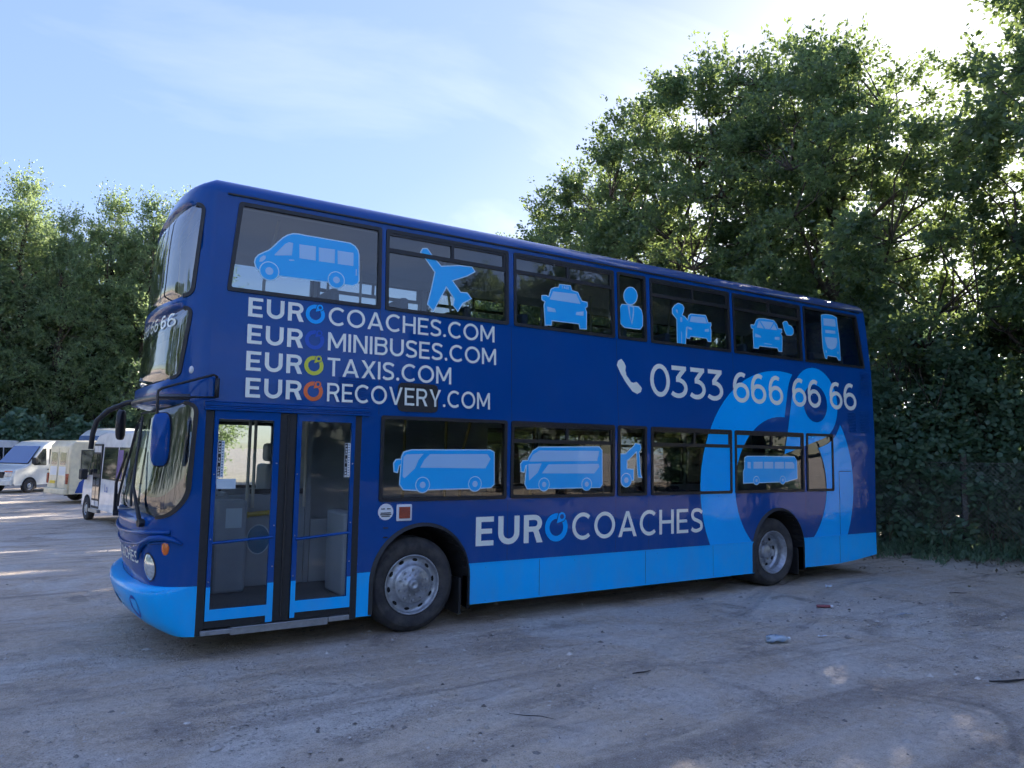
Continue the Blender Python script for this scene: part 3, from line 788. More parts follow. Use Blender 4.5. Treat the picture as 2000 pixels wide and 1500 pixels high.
vent(9.86, 10.09, 2.82, 3.232, 17); vent(9.475, 9.68, 2.24, 2.55, 13); vent(9.79, 10.04, 2.235, 2.58, 13)
vent(1.2, 1.5, 2.315, 2.56, 10)
# gutter / drip rail under the roof, and ribbed rail above the doors
mb = MB()
mb.box(.09, 9.95, lean(4.21)-.016, lean(4.21)-.002, 4.196, 4.212)
mb.build('roof_gutter', DARKPL, bus)
mb = MB()
for z0, z1, o in ((2.178,2.196,.030),(2.199,2.214,.022),(2.217,2.247,.026),(2.250,2.262,.018)):
    mb.box(-.03, 1.52, -o+lean(z0), .02, z0, z1)
mb.build('door_header_rail', NAVY, bus, bevel=.004)
# upper deck pillar covers
for i in range(6):
    mb = MB()
    a, b = UW[i][1][0]+.008, UW[i+1][0][0]-.008
    mb.add([SO(a,3.27,.006),SO(b,3.27,.006),SO(b,4.17,.006),SO(a,4.17,.006)],[(0,1,2,3)])
    mb.build('pillar_cover', NAVY, bus)
# emergency blackout panel behind the lettering
c = [(1.822,2.243),(2.277,2.243),(2.277,2.54),(1.822,2.54)]
out = roundpoly(c, .06, 6); inn = roundpoly(shrink(c, .035), .035, 6)
fr = ring_solid('vent_window_frame', out, inn, SO, .012, -.02, FRAME, bus)
sheet('vent_window_pane', [roundpoly(shrink(c, .03), .04, 6)], S(.003), DARKPL, fr)
# side reflector lamp
mb = MB(); mb.box(1.838, 2.008, -.022, .0, 1.129, 1.297)
rl = mb.build('side_lamp', WHITE, bus, bevel=.012)
mb = MB(); mb.box(1.862, 1.984, -.030, -.0205, 1.155, 1.272); mb.build('lamp_lens', REDLENS, rl, bevel=.004)
# round white notice
sheet('round_notice', [ellipse(1.726, 1.225, .082, .082, 32)], S(.003), WHITE, bus)
mb = MB()
for z, w in ((1.255,.02),(1.214,.055),(1.198,.06),(1.182,.045)):
    for s in ((-1,1) if z > 1.24 else (0,)):
        mb.add([SO(1.726-w+s*.03,z-.005,.005),SO(1.726+w+s*.03,z-.005,.005),SO(1.726+w+s*.03,z+.005,.005),SO(1.726-w+s*.03,z+.005,.005)],[(0,1,2,3)])
mb.build('notice_print', BLACKP, bus)
for z in (1.06,.965):
    mb = MB(); mb.box(1.705,1.755,-.006,0,z,z+.012); mb.build('drain_slot', DARKPL, bus)
# rivets
mb = MB()
rng = random.Random(3)
for x, z in [(xx, zz) for xx in np.arange(2.8, 10.0, .31) for zz in (1.285, 3.235)]+[(xx, 2.225) for xx in np.arange(1.9, 9.9, .31)]+[(3.19,2.45),(3.19,2.75),(3.19,3.05),(3.4,3.12),(3.9,3.13),(4.4,3.12),(4.9,3.12),(6.88,2.5),(6.88,3.0),(1.6,2.3),(2.72,.72),(9.21,.9),(9.21,1.2),(2.9,.25),(4.1,.25),(5.4,.25),(6.6,.25),(2.9,.6),(4.1,.6),(5.4,.6)]:
    cx, cy, cz = SO(x, z, .003 if z > .7 else .005); r = .005
    vs = [(cx+r*math.cos(k*math.pi/3), cy, cz+r*math.sin(k*math.pi/3)) for k in range(6)]+[(cx, cy-.004, cz)]
    mb.add(vs, [(k, (k+1) % 6, 6) for k in range(6)])
rv = mb.build('rivets', NAVY, bus); rv['kind'] = 'stuff'

# wheel arch liners -----------------------------------------------------------
for cx, hw in ((2.14,.535),(7.755,.538)):
    for far in (False, True):
        prof = [(cx-hw, .20)]+arc(cx, .52, hw, .55, 180, 0, 20)+[(cx+hw, .20)]
        ys = (0.0, .62) if not far else (BW, BW-.62)
        vs = [(p[0], ys[0], p[1]) for p in prof]+[(p[0], ys[1], p[1]) for p in prof]
        n = len(prof)
        fs = [(i, i+1, n+i+1, n+i) for i in range(n-1)]+[tuple(range(n, 2*n))]
        link('wheel_arch', mesh_from('wheel_arch', vs, fs), SHADOWM, bus)
        lp_o = [(cx-hw-.035, .23)]+arc(cx, .52, hw+.035, .585, 180, 0, 24)+[(cx+hw+.035, .19)]
        lp_i = [(cx-hw, .23)]+arc(cx, .52, hw, .55, 180, 0, 24)+[(cx+hw, .19)]
        n = len(lp_o); mo = FSO if far else SO
        vs = [mo(*p, .03) for p in lp_i]+[mo(*p, .004) for p in lp_o]+[mo(*p, -.10) for p in lp_i]
        fs = [(i, i+1, n+i+1, n+i) for i in range(n-1)]+[(2*n+i, 2*n+i+1, i+1, i) for i in range(n-1)]
        link('wheel_arch_trim', mesh_from('wheel_arch_trim', vs, fs), BLACKRUB, bus)
for xa, xb, yb in ((2.60,2.625,.36),(8.22,8.24,.5)):
    mb = MB(); mb.box(xa, xb, .04, yb, .125, .5); mb.build('mud_flap', BLACKRUB, bus)

# wheels -----------------------------------------------------------------------
def lathe(prof, n, cx, cz, flat=True, flip=False):
    vs, fs = [], []
    for r, y in prof:
        for k in range(n):
            a = 2*math.pi*k/n
            x, z = cx+r*math.cos(a), cz+r*math.sin(a)
            if flat and z < .004: z = .004
            vs.append((x, y, z))
    m = len(prof)
    for i in range(m-1):
        for k in range(n):
            k2 = (k+1) % n
            f = (i*n+k, i*n+k2, (i+1)*n+k2, (i+1)*n+k)
            fs.append(f[::-1] if flip else f)
    return vs, fs
def disc(cx, y, cz, r, n=12, rx=None):
    return [(cx+(rx or r)*math.cos(2*math.pi*k/n), y, cz+r*math.sin(2*math.pi*k/n)) for k in range(n)], [tuple(range(n))]
def wheel(cx, far, rear):
    cz = .474
    my = (lambda y: BW-y) if far else (lambda y: y)
    def prof(p): return [(r, my(y)) for r, y in p]
    tyre_p = [(.292,.075),(.305,.058),(.33,.046),(.37,.036),(.405,.034),(.425,.040),(.428,.046),(.445,.052),(.462,.075),(.472,.088),(.4785,.10)]
    for k in range(4):
        y = .10+.045*k
        tyre_p += [(.4785,y+.028),(.468,y+.031),(.468,y+.042),(.4785,y+.045)]
    tyre_p += [(.4785,.29),(.47,.305),(.45,.315),(.30,.32)]
    o = MB(); vs, fs = lathe(prof(tyre_p), 64, cx, cz, flip=not far); o.add(vs, fs)
    if rear:
        vs, fs = lathe(prof([(a, y+.31) for a, y in tyre_p]), 64, cx, cz, flip=not far); o.add(vs, fs)
    ty = o.build('wheel', TYRE, bus, smooth=True)
    m = MB()
    if not rear:
        rp = [(.300,.062),(.303,.050),(.296,.046),(.288,.052),(.284,.075),(.277,.085),(.262,.098),(.235,.092),(.212,.078),(.198,.060),(.190,.046),(.178,.040),(.062,.040),(.060,.030),(.052,.012),(.040,.002),(.024,.000),(.022,.006),(.001,.006)]
    else:
        rp = [(.300,.062),(.303,.050),(.296,.046),(.288,.052),(.282,.085),(.268,.10),(.258,.13),(.262,.17),(.250,.19),(.236,.20),(.232,.205),(.225,.196),(.20,.205),(.17,.222),(.11,.224),(.105,.19),(.09,.165),(.075,.158),(.001,.158)]
    vs, fs = lathe(prof(rp), 48, cx, cz, flat=False, flip=not far); m.add(vs, fs)
    rim = m.build('rim', STEELW, ty, smooth=True)
    m = MB()
    if not rear:
        for k in range(10):
            a = 2*math.pi*(k+.5)/10
            for rr, h, r0 in ((.155,.022,.014),):
                x, z = cx+rr*math.cos(a), cz+rr*math.sin(a)
                m.tube([(x, my(.041), z), (x, my(.041-h), z)], r0, 6)
            a2 = 2*math.pi*k/10
            x, z = cx+.105*math.cos(a2), cz+.105*math.sin(a2)
            m.tube([(x, my(.041), z), (x, my(.034), z)], .010, 8)
    else:
        for k in range(10):
            a = 2*math.pi*(k+.5)/10
            x, z = cx+.140*math.cos(a), cz+.140*math.sin(a)
            m.tube([(x, my(.223), z), (x, my(.19), z)], .015, 6)
    m.build('wheel_nuts', STEELW, ty)
    m = MB()
    nh, rr, rw, rl = (10, .247, .016, .030) if not rear else (8, .195, .022, .030)
    for k in range(nh):
        a = 2*math.pi*(k+.25)/nh
        vs = []
        for j in range(12):
            b = 2*math.pi*j/12
            dr, dt = rw*math.cos(b), rl*math.sin(b)
            r_ = rr+dr
            y = float(np.interp(r_, [p[0] for p in sorted(rp)], [p[1] for p in sorted(rp)]))-.0035 if not rear else (.2085 if r_ > .195 else .211)-.008
            vs.append((cx+r_*math.cos(a)-dt*math.sin(a), my(y), cz+r_*math.sin(a)+dt*math.cos(a)))
        m.add(vs, [tuple(range(12))])
    m.build('hand_holes', SHADOWM, ty)
    return ty
for far in (False, True):
    wheel(2.066, far, False); wheel(7.69, far, True)
# front ---------------------------------------------------------------------------
UWS = roundpoly([(-.835,3.205),(.835,3.205),(.885,4.075),(-.885,4.075)], .09, 6)      # upper windscreen
BLI = roundpoly([(-.775,2.455),(.775,2.455),(.838,3.10),(-.838,3.10)], .075, 6)       # destination glass
LWS = roundpoly([(-.80,1.225),(.80,1.225),(.915,1.40),(.925,2.235),(-.925,2.235),(-.915,1.40)], .10, 6)
fo = [(-1,.62)]+[(q,.62) for q in np.linspace(-.95,.95,30)]+[(1,.62)]+[(1,z) for z in np.linspace(.7,4.21,20)]+[(q,4.21) for q in np.linspace(.95,-.95,30)]+[(-1,z) for z in np.linspace(4.21,.7,20)]
sheet('front_panel', [fo, UWS, BLI, LWS], FM(0), NAVY, bus, smooth=True, pred=lambda C: inside_poly(C, fo) & ~inside_poly(C, UWS) & ~inside_poly(C, BLI) & ~inside_poly(C, LWS), grid=(.055,.07), flip=True)
def fwin(lp, w, name, gmat, grid=(.08,.1), off=-.012):
    # ring frame
    inn = offset_loop(lp, -w)
    n = len(lp)
    fr = ring_solid(name+'_frame', offset_loop(lp, .012), inn, FMO, .012, -.03, FRAME, bus)
    sheet(name+'_glass', [lp], FM(off), gmat, fr, smooth=True, grid=grid, flip=True)
    return fr
uf = fwin(UWS, .022, 'upper_windscreen', GLASS_UF)
bf = fwin(BLI, .018, 'destination_screen', GLASS_UF)
wf = fwin(LWS, .02, 'windscreen', GLASS_F)
for y in (.62, BW-.62):
    mb = MB()
    qa, qb = q_of_y(y-.022, 3.6), q_of_y(y+.022, 3.6)
    zs = np.linspace(3.20, 4.08, 10)
    vs = [F3(qa, z, .006) for z in zs]+[F3(qb, z, .006) for z in zs]
    mb.add(vs, [(i, i+1, 10+i+1, 10+i) for i in range(9)])
    mb.build('mullion', FRAME, uf)
# blind box behind the destination glass
sheet('destination_blind', [rect(-.80,2.44,.80,3.12)], FM(-.10), BLACKP, bus, grid=(.08,.2), flip=True)
sheet('destination_display', [rect(-.60,2.55,.50,2.86)], FM(-.095), principled('display_face',(.035,.06,.055),rough=.35), bus, grid=(.08,.2), flip=True)
# number on the front glass
def front_text(txt, ya, yb, z0, z1, w, mat, off, gap, parent):
    pc = text_pieces(txt, ya, z0, z1-z0, w, gap, width=yb-ya)
    # text is read from outside the front: from far side (large y) to near side -> mirror in y
    def mf(u, z):
        y = ya+yb-u
        return F3(q_of_y(y, z), z, off)
    return piece_sheet('lettering', pc, mf, mat, parent, grid=None)
front_text('0333 666 66 66', .20, 2.30, 2.93, 3.055, .15, VINYL_W, -.006, .14, bf)
front_text('EURO COACHES', .43, 2.07, .80, .905, .17, VINYL_W, .006, .15, bus)
# bumper
zs = [.205,.225,.27,.34,.42,.50,.56,.60,.625,.635]
Ab = [.27,.315,.40,.485,.54,.575,.59,.585,.55,.475]
qs = np.linspace(-1, 1, 61)
vs, fs = [], []
for z, A in zip(zs, Ab):
    for q in qs:
        f = min(1, (1-abs(q))/.12)
        zz = z if z < .6 else .60+(z-.60)
        x, y = front_xy(q, z, A)
        vs.append((x-.001, y+(.003 if abs(q) > .99 else 0)*(1 if q > 0 else -1), zz))
n = len(qs)
for i in range(len(zs)-1):
    for k in range(n-1): fs.append((i*n+k+1, i*n+k, (i+1)*n+k, (i+1)*n+k+1))
link('bumper', mesh_from('bumper', vs, fs), BLUE, bus, smooth=True)
def BP(y, z, off=.0):
    A = float(np.interp(z, zs, Ab)); return F3(q_of_y(y, z), z, off, A)
# fog lamp pockets: flat ovals, the recess shade put in as darker blue
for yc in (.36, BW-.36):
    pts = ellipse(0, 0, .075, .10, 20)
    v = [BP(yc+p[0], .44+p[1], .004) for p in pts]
    link('fog_lamp_pocket', mesh_from('fog_lamp_pocket', v, [tuple(range(20))]), principled('pocket_shade_blue%d' % (yc > 1), (0.0,.06,.40), rough=.4), bus)
# number plate
mbp = MB()
v = [BP(1.25-.26, .335, .016), BP(1.25+.26, .335, .016), BP(1.25+.26, .445, .012), BP(1.25-.26, .445, .012)]
link('number_plate', mesh_from('number_plate', v, [(3,2,1,0)]), WHITE, bus)
# headlamps, indicators
def flamp(name, y, z, ry, rz, mat, bulge, parent=bus, ring=None):
    vs, fs = [], []
    N, K = 20, 5
    for k in range(K):
        f = 1-k/(K-1)*.98
        for j in range(N):
            a = 2*math.pi*j/N
            vs.append(F3(q_of_y(max(.012, min(BW-.012, y+ry*f*math.cos(a))), z), z+rz*f*math.sin(a), .004+bulge*(1-f*f)))
    for k in range(K-1):
        for j in range(N):
            j2 = (j+1) % N
            fs.append((k*N+j2, k*N+j, (k+1)*N+j, (k+1)*N+j2))
    return link(name, mesh_from(name, vs, fs), mat, parent, smooth=True)
for s in (0, 1):
    Y = (lambda y: y) if s == 0 else (lambda y: BW-y)
    h = flamp('headlamp', Y(.235), .79, .070, .115, LAMPC, .03)
    flamp('headlamp_bezel', Y(.235), .79, .080, .127, DARKPL, .004, h)
    flamp('indicator_lamp', Y(.085), .965, .021, .060, AMBER, .015)
    flamp('marker_lamp', Y(.045), 2.53, .008, .035, WHITE, .012)
    vs, fs = [], []
    # brow moulding over the headlamp
    pts = [F3(q_of_y(max(.01,min(BW-.01,Y(y))), z), z, .02) for y, z in ((.02,1.0),(.05,1.04),(.10,1.055),(.18,1.045),(.28,1.0),(.36,.93),(.40,.84))]
    m = MB(); m.tube(pts, [.012,.02,.028,.03,.028,.02,.012], 8); m.build('headlamp_brow', NAVY, bus, smooth=True)
# creased lip below the windscreen, brow above it
m = MB()
ys = np.linspace(.06, BW-.06, 30)
m.tube([F3(q_of_y(y), 1.105-.05*(1-((y-1.25)/1.2)**2), .006) for y in ys], .022, 8)
m.tube([F3(q_of_y(y), 1.02-.08*(1-((y-1.25)/1.2)**2), .004) for y in ys], .012, 8)
m.build('front_crease', NAVY, bus, smooth=True)
m = MB(); m.tube([F3(q_of_y(y), 2.285, .012) for y in np.linspace(.03, BW-.03, 34)], .026, 8); m.build('windscreen_brow', principled('brow_grey', (.05,.055,.065), rough=.35), bus, smooth=True)
# wipers
def wiper(p0, p1, b0, b1):
    m = MB()
    f = lambda p, o: F3(q_of_y(p[0]), p[1], o)
    mid = ((p0[0]+p1[0])/2, (p0[1]+p1[1])/2)
    m.tube([f(p0,.03), f(mid,.055), f(p1,.04)], [.022,.014,.010], 6)
    bb = [f((b0[0]+(b1[0]-b0[0])*t, b0[1]+(b1[1]-b0[1])*t), .025) for t in np.linspace(0,1,8)]
    m.tube(bb, .012, 6)
    m.tube([f(p0,.0), f(p0,.05)], .035, 8)
    m.build('wiper', DARKPL, bus)
wiper((.30,1.17), (.62,1.80), (.55,1.30), (.75,2.12)); wiper((1.55,1.17), (1.15,1.78), (1.2,1.26), (.95,2.05))
# roof -----------------------------------------------------------------------------
rings = []
for k in range(9):
    a = k/8*math.pi/2
    z = 4.21+.17*math.sin(a)
    d = .23*(1-math.cos(a))
    A = .28-.62*(1-math.cos(a)) if k else .28
    ring = []
    y0 = lean(4.21)+d; y1 = BW-y0
    hw = (y1-y0)/2
    for q in np.linspace(-1, 1, 41):
        t = max(-1, min(1, q*(1.5-.5*q*q)))
        x = -A*(1-.32*t*t)*math.sqrt(max(0, 1-abs(t)**10)) if A > 0 else -A*(1-.25*(1-t*t))*1.0
        if A <= 0: x = -A*(.6+.4*t*t)
        ring.append((x, BW/2+hw*t, z+.03*(1-t*t)*math.sin(a)))
    xr = xrear(4.21)-d*.8
    for yy in np.linspace(y1, y0, 9):
        t = (yy-BW/2)/hw
        ring.append((xr, yy, z+.03*(1-t*t)*math.sin(a)))
    rings.append(ring)
n = len(rings[0])
vs = [p for r in rings for p in r]; fs = []
for i in range(len(rings)-1):
    for k in range(n):
        k2 = (k+1) % n
        fs.append((i*n+k2, i*n+k, (i+1)*n+k, (i+1)*n+k2))
b = len(vs)
vs.append((5, BW/2, 4.41))
for k in range(n): fs.append(((len(rings)-1)*n+(k+1) % n, (len(rings)-1)*n+k, b))
ro = link('roof', mesh_from('roof', vs, fs), NAVY, bus)
for p in ro.data.polygons[:8*n]: p.use_smooth = True
# rear wall, underside, decks, ceiling
zs_ = np.linspace(.31, 4.21, 14)
vs = [(xrear(z)-.03, lean(z), z) for z in zs_]+[(xrear(z)+.0, lean(z)+.06, z) for z in zs_]+[(xrear(z), BW-lean(z)-.06, z) for z in zs_]+[(xrear(z)-.03, BW-lean(z), z) for z in zs_]
fs = [(j*14+i, (j+1)*14+i, (j+1)*14+i+1, j*14+i+1) for j in range(3) for i in range(13)]
link('rear_panel', mesh_from('rear_panel', vs, fs), NAVY, bus)
mb = MB(); mb.box(.02, 10.05, .66, BW-.66, .275, .33)
for a, b in ((.02,1.6),(2.68,7.21),(8.3,10.05)):
    for y0, y1 in ((.02,.66),(BW-.66,BW-.02)): mb.box(a, b, y0, y1, .276, .331)
mb.build('chassis', SHADOWM, bus)
mb = MB(); mb.box(.3, 1.5, .5, 2.0, .12, .274); mb.box(2.9, 6.9, .5, 2.0, .14, .274); mb.box(8.4, 9.9, .4, 2.1, .24, .27); mb.build('underbody', SHADOWM, bus)
mb = MB(); mb.box(.03, 7.2, .66, BW-.66, .335, .36); mb.box(7.2, 10.0, .66, BW-.66, .335, .62)
for y0, y1 in ((.05,.66),(BW-.66,BW-.05)):
    mb.box(.03, 1.6, y0, y1, .335, .36); mb.box(2.68, 7.2, y0, y1, .335, .36); mb.box(8.3, 10.0, y0, y1, .335, .62)
mb.build('lower_floor', FLOORM, bus)
mb = MB(); mb.box(.05, 10.0, .06, BW-.06, 2.42, 2.47)
nose = [F3(q, 2.45, -.06) for q in np.linspace(-.93, .93, 25)]
mb.add([(p[0], p[1], 2.45) for p in nose]+[(.05, BW-.1, 2.45), (.05, .1, 2.45)], [tuple(range(27))])
mb.build('upper_floor', FLOORM, bus)
mb = MB(); mb.box(.05, 10.0, .07, BW-.07, 2.395, 2.417)
mb.add([(p[0], p[1], 2.40) for p in nose]+[(.05, BW-.1, 2.40), (.05, .1, 2.40)], [tuple(range(27))])
mb.build('lower_ceiling', CEIL, bus)
mb = MB(); mb.box(.0, 9.95, .12, BW-.12, 4.165, 4.20); 
mb.build('upper_ceiling', CEIL, bus)
for y0, y1 in ((.12,.36),(BW-.36,BW-.12)):
    mb = MB()
    mb.add([(0,y0,4.10),(9.9,y0,4.10),(9.9,y1,4.164),(0,y1,4.164)] if y0 < 1 else [(0,y1,4.10),(9.9,y1,4.10),(9.9,y0,4.164),(0,y0,4.164)], [(0,1,2,3)])
    mb.build('ceiling_cove', LINING, bus)
# bulkhead rear, engine cover, wheel boxes
mb = MB(); mb.box(9.2, 9.9, .08, BW-.08, .63, 1.9); mb.build('engine_cover', CABGREY, bus)
for ya, yb, yc in ((.06,.66,.63),(BW-.66,BW-.06,BW-.66)):
    for xa, xb in ((1.58,2.70),(7.19,8.32)):
        mb = MB(); mb.box(xa, xb, ya, yb, 1.085, 1.11); mb.box(xa, xb, yc, yc+.03, .361, 1.084); mb.box(xa, xa+.02, ya, yb, .361, 1.084); mb.box(xb-.02, xb, ya, yb, .361, 1.084)
        mb.build('wheel_box', CABGREY, bus)
# driver's cab (far side front)
mb = MB()
mb.box(.42, .47, 1.30, 2.43, .361, 1.36)          # rear half wall of dash
mb.box(.0, .42, 1.30, 1.34, .361, 1.33)
mb.build('cab_partition', CABGREY, bus)
mb = MB(); mb.box(.471, 1.30, 1.30, 1.345, .361, 1.34); mb.build('cab_door', CABGREY, bus, bevel=.012)
mb = MB(); mb.box(1.302, 1.36, 1.30, 2.43, .361, 2.39); mb.build('cab_bulkhead', CABGREY, bus)
mb = MB(); mb.box(.30, .62, 1.02, 1.295, .361, 1.30); mb.build('ticket_machine_stand', CABGREY, bus, bevel=.03)
sheet('paper_notice', [rect(.40,1.02,.56,1.22)], lambda x, z: (x, 1.012, z), PAPER, bus)
sheet('round_sticker', [ellipse(.80,.86,.115,.15,28)], lambda x, z: (x, 1.292, z), STICK_B, bus)
sheet('sticker_rim', [ellipse(.80,.86,.125,.16,28), ellipse(.80,.86,.113,.148,28)], lambda x, z: (x, 1.290, z), PAPER, bus)
mb = MB(); mb.tube([(.64,1.24,1.13),(1.06,1.24,1.16)], .026, 8); mb.tube([(.66,1.30,1.13),(.66,1.23,1.13)], .036, 8); mb.tube([(1.04,1.30,1.16),(1.04,1.23,1.16)], .036, 8)
mb.build('yellow_handrail', YELLOW, bus)
for x, y in ((.62,1.10),(.72,1.28),(1.28,1.28)):
    mb = MB(); mb.tube([(x,y,1.2),(x,y,2.39)], .017, 8); mb.build('handrail_pole', POLE, bus)
mb = MB(); mb.box(.7, 1.3, 1.301, 1.335, 1.345, 1.40); mb.build('assault_rail', DARKPL, bus)
# driver's seat
mb = MB(); mb.box(.60, 1.02, 1.6, 2.1, .78, .92); mb.box(.93, 1.06, 1.6, 2.1, .92, 1.66); mb.box(.96, 1.05, 1.73, 1.97, 1.69, 1.90); mb.box(.72, .92, 1.75, 1.95, .361, .78)
mb.build('driver_seat', CABGREY, bus, bevel=.04)
mb = MB()
ring_pts = [(.38+.10*math.cos(a), 1.85+.25*math.sin(a), 1.22+.2*math.cos(a)) for a in np.linspace(0, 2*math.pi, 25)]
mb.tube(ring_pts, .016, 6, caps=False); mb.tube([(.2,1.85,.9),(.38,1.85,1.22)], .03, 6)
mb.build('steering_wheel', DARKPL, bus)
nose = [F3(q, 1.1, -.07) for q in np.linspace(-.82, .82, 25)]
mb = MB()
top = [(p[0], p[1], 1.13) for p in nose]+[(.0, BW-.12, 1.13), (.0, .16, 1.13)]
bot = [(p[0], p[1], .66) for p in top]
n_ = len(top)
mb.add(top+bot, [tuple(range(n_))]+[(k, (k+1) % n_, n_+(k+1) % n_, n_+k) for k in range(n_)])
mb.box(.0, .35, 1.45, 2.35, .66, 1.16)
mb.build('dashboard', DARKPL, bus)
# staircase panel and luggage pen seen through the doors
mb = MB(); mb.box(1.365, 3.9, 1.72, 1.76, .361, 2.39); mb.build('stair_panel', LINING, bus)
mb = MB(); mb.box(1.40, 1.56, .30, .85, .361, 1.20); mb.build('luggage_panel', LINING, bus, bevel=.03)
mb = MB(); mb.box(1.37, 2.4, 1.31, 1.35, .361, 1.05); mb.build('stair_skirt', LINING, bus)
# seats
def make_seat(x, y, z, face=1):
    m = MB()
    m.box(x, x+.42, y, y+.86, z+.40, z+.50)
    for k in (0, 1):
        m.box(x+.36, x+.46, y+.01+k*.43, y+.42+k*.43, z+.46, z+1.06)
    m.box(x+.1, x+.3, y+.1, y+.75, z+.02, z+.40)
    return m
sproto = make_seat(0, 0, 0).build('seat', SEATF, bus, bevel=.035)
spots = []
for i in range(12):
    for y in (.10, BW-.96): spots.append((.75+i*.76, y, 2.471))
for i in range(6):
    for y in (.10, BW-.96):
        if y > 1 and i < 1: continue
        spots.append((3.0+i*.78, y, .361))
first = True
for p in spots:
    if first: o = sproto; first = False
    else:
        o = sproto.copy(); COL.objects.link(o); o.parent = bus
    o.location = Vector(p)-bus.location
    if p[2] > 2: o.scale.z = .93
# handrail poles in the saloons
for x, y, lx in ((.55,.5,.12),(1.35,.95,.0),(2.6,.95,.2),(2.9,.95,-.12),(4.4,.95,.1),(1.95,1.55,.0),(5.5,1.5,0),(6.5,.95,.1)):
    mb = MB(); mb.tube([(x,y,2.48),(x,y,3.5),(x+lx,y,4.16)], .016, 8); mb.build('handrail_pole', POLE, bus)
for x, y, lx in ((1.9,.72,-.12),(2.35,1.0,.0),(2.75,.72,.0),(2.95,.72,.18),(4.1,.95,.1),(5.6,.95,0)):
    mb = MB(); mb.tube([(x,y,.5),(x,y,1.75),(x+lx,y,2.39)], .018, 8); mb.build('handrail_pole', POLEY, bus)

# doors -----------------------------------------------------------------------------
for a, b, c_, d_ in ((-.012,.060,-.004,.205),(.645,.800,.004,.262),(1.378,1.446,-.003,.205)):
    mb = MB(); mb.box(a, b, c_, .05, d_, 2.176); mb.build('door_post', BLACKRUB, bus, bevel=.006)
mb = MB(); mb.tube([(.722,-.002,.30),(.722,-.002,2.16)], .012, 8); mb.build('door_seal', BLACKRUB, bus)
for x0, x1, tab in ((.062,.643,'r'),(.802,1.376,'l')):
    outer = rect(x0, .328, x1, 2.174)
    inner = rect(x0+.036, .425, x1-.055 if tab == 'r' else x1-.036, 2.10) if tab == 'r' else rect(x0+.045, .435, x1-.036, 2.105)
    lf = ring_solid('door_leaf', outer, inner, SO, .010, -.025, NAVY, bus)
    # lower bright blue band
    tb = rect(x1-.062, .268, x1, .329) if tab == 'r' else rect(x0, .282, x0+.045, .329)
    zc_ = .619
    def pr(C): return ((inside_poly(C, outer) & ~inside_poly(C, inner) & (C[:, 1] < zc_)) | inside_poly(C, tb))
    sheet('door_band', [outer, inner, tb, rect(x0-.01, .2, x1+.01, zc_)], S(.0125), BLUE, lf, pred=pr)
    sheet('door_glass', [rect(inner[0][0]-.01, inner[0][1]-.01, inner[1][0]+.01, inner[2][1]+.01)], S(-.008), GLASS_D, lf)
    m = MB()
    zr = 1.02
    m.tube([SO(x0+.03, zr-.02, .016), SO(x1-.03, zr+.02*(1 if tab == 'l' else .6), .016)], .013, 8)
    m.build('door_grab_bar', NAVY, lf)
    # notice strips
    xs = inner[0][0]+.004 if tab == 'r' else inner[1][0]-.062
    xa, xb = (xs, xs+.030) if tab == 'r' else (xs, xs+.028)
    sheet('notice_strip', [rect(xs, 1.575, xs+.058, 1.905)], S(.002), WHITE, lf)
    sheet('notice_strip', [rect(xs+.003, 1.58, xs+.030, 1.90)], S(.0032), BLACKP, lf)
    pcs = []
    z = 1.882
    for ch in 'PUSH TO OPEN':
        if ch != ' ': pcs += text_pieces(ch, xs+.008, z-.016, .017, .24, width=.017)
        z -= .0262
    piece_sheet('notice_lettering', pcs, S(.0044), WHITE, lf)
    m = MB()
    for k in range(13):
        za = 1.895-.0245*k
        m.add([SO(xs+.036,za-.012,.0044),SO(xs+.050,za-.012,.0044),SO(xs+.050,za-.003,.0044),SO(xs+.036,za-.003,.0044)],[(0,1,2,3)])
    m.build('notice_lettering', STICK_B, lf)
    if tab == 'r':
        sheet('paper_notice', [rect(.105,1.475,.27,1.565)], S(.002), PAPER, lf)
    m = MB()
    for z in (.66, 1.03, 1.6): m.box(x0+.012, x0+.022, -.016, -.010, z, z+.01); m.box(x1-.024, x1-.014, -.016, -.010, z+.1, z+.11)
    m.build('door_fixings', ALU, lf)
mb = MB(); mb.box(.06, .645, .006, .05, .262, .327); mb.box(.80, 1.378, .006, .05, .262, .345); mb.build('door_brush', BLACKRUB, bus)
mb = MB(); mb.box(.03, .285, -.03, .08, .208, .250); mb.box(1.17, 1.372, -.03, .08, .212, .258); mb.box(.286, 1.169, -.012, .08, .186, .246); mb.box(.29, 1.165, -.03, .06, .247, .256)
mb.build('door_sill', ALU, bus, bevel=.004)
mb = MB(); mb.box(.06, 1.38, .05, .30, .30, .337); mb.build('entrance_step', FLOORM, bus)

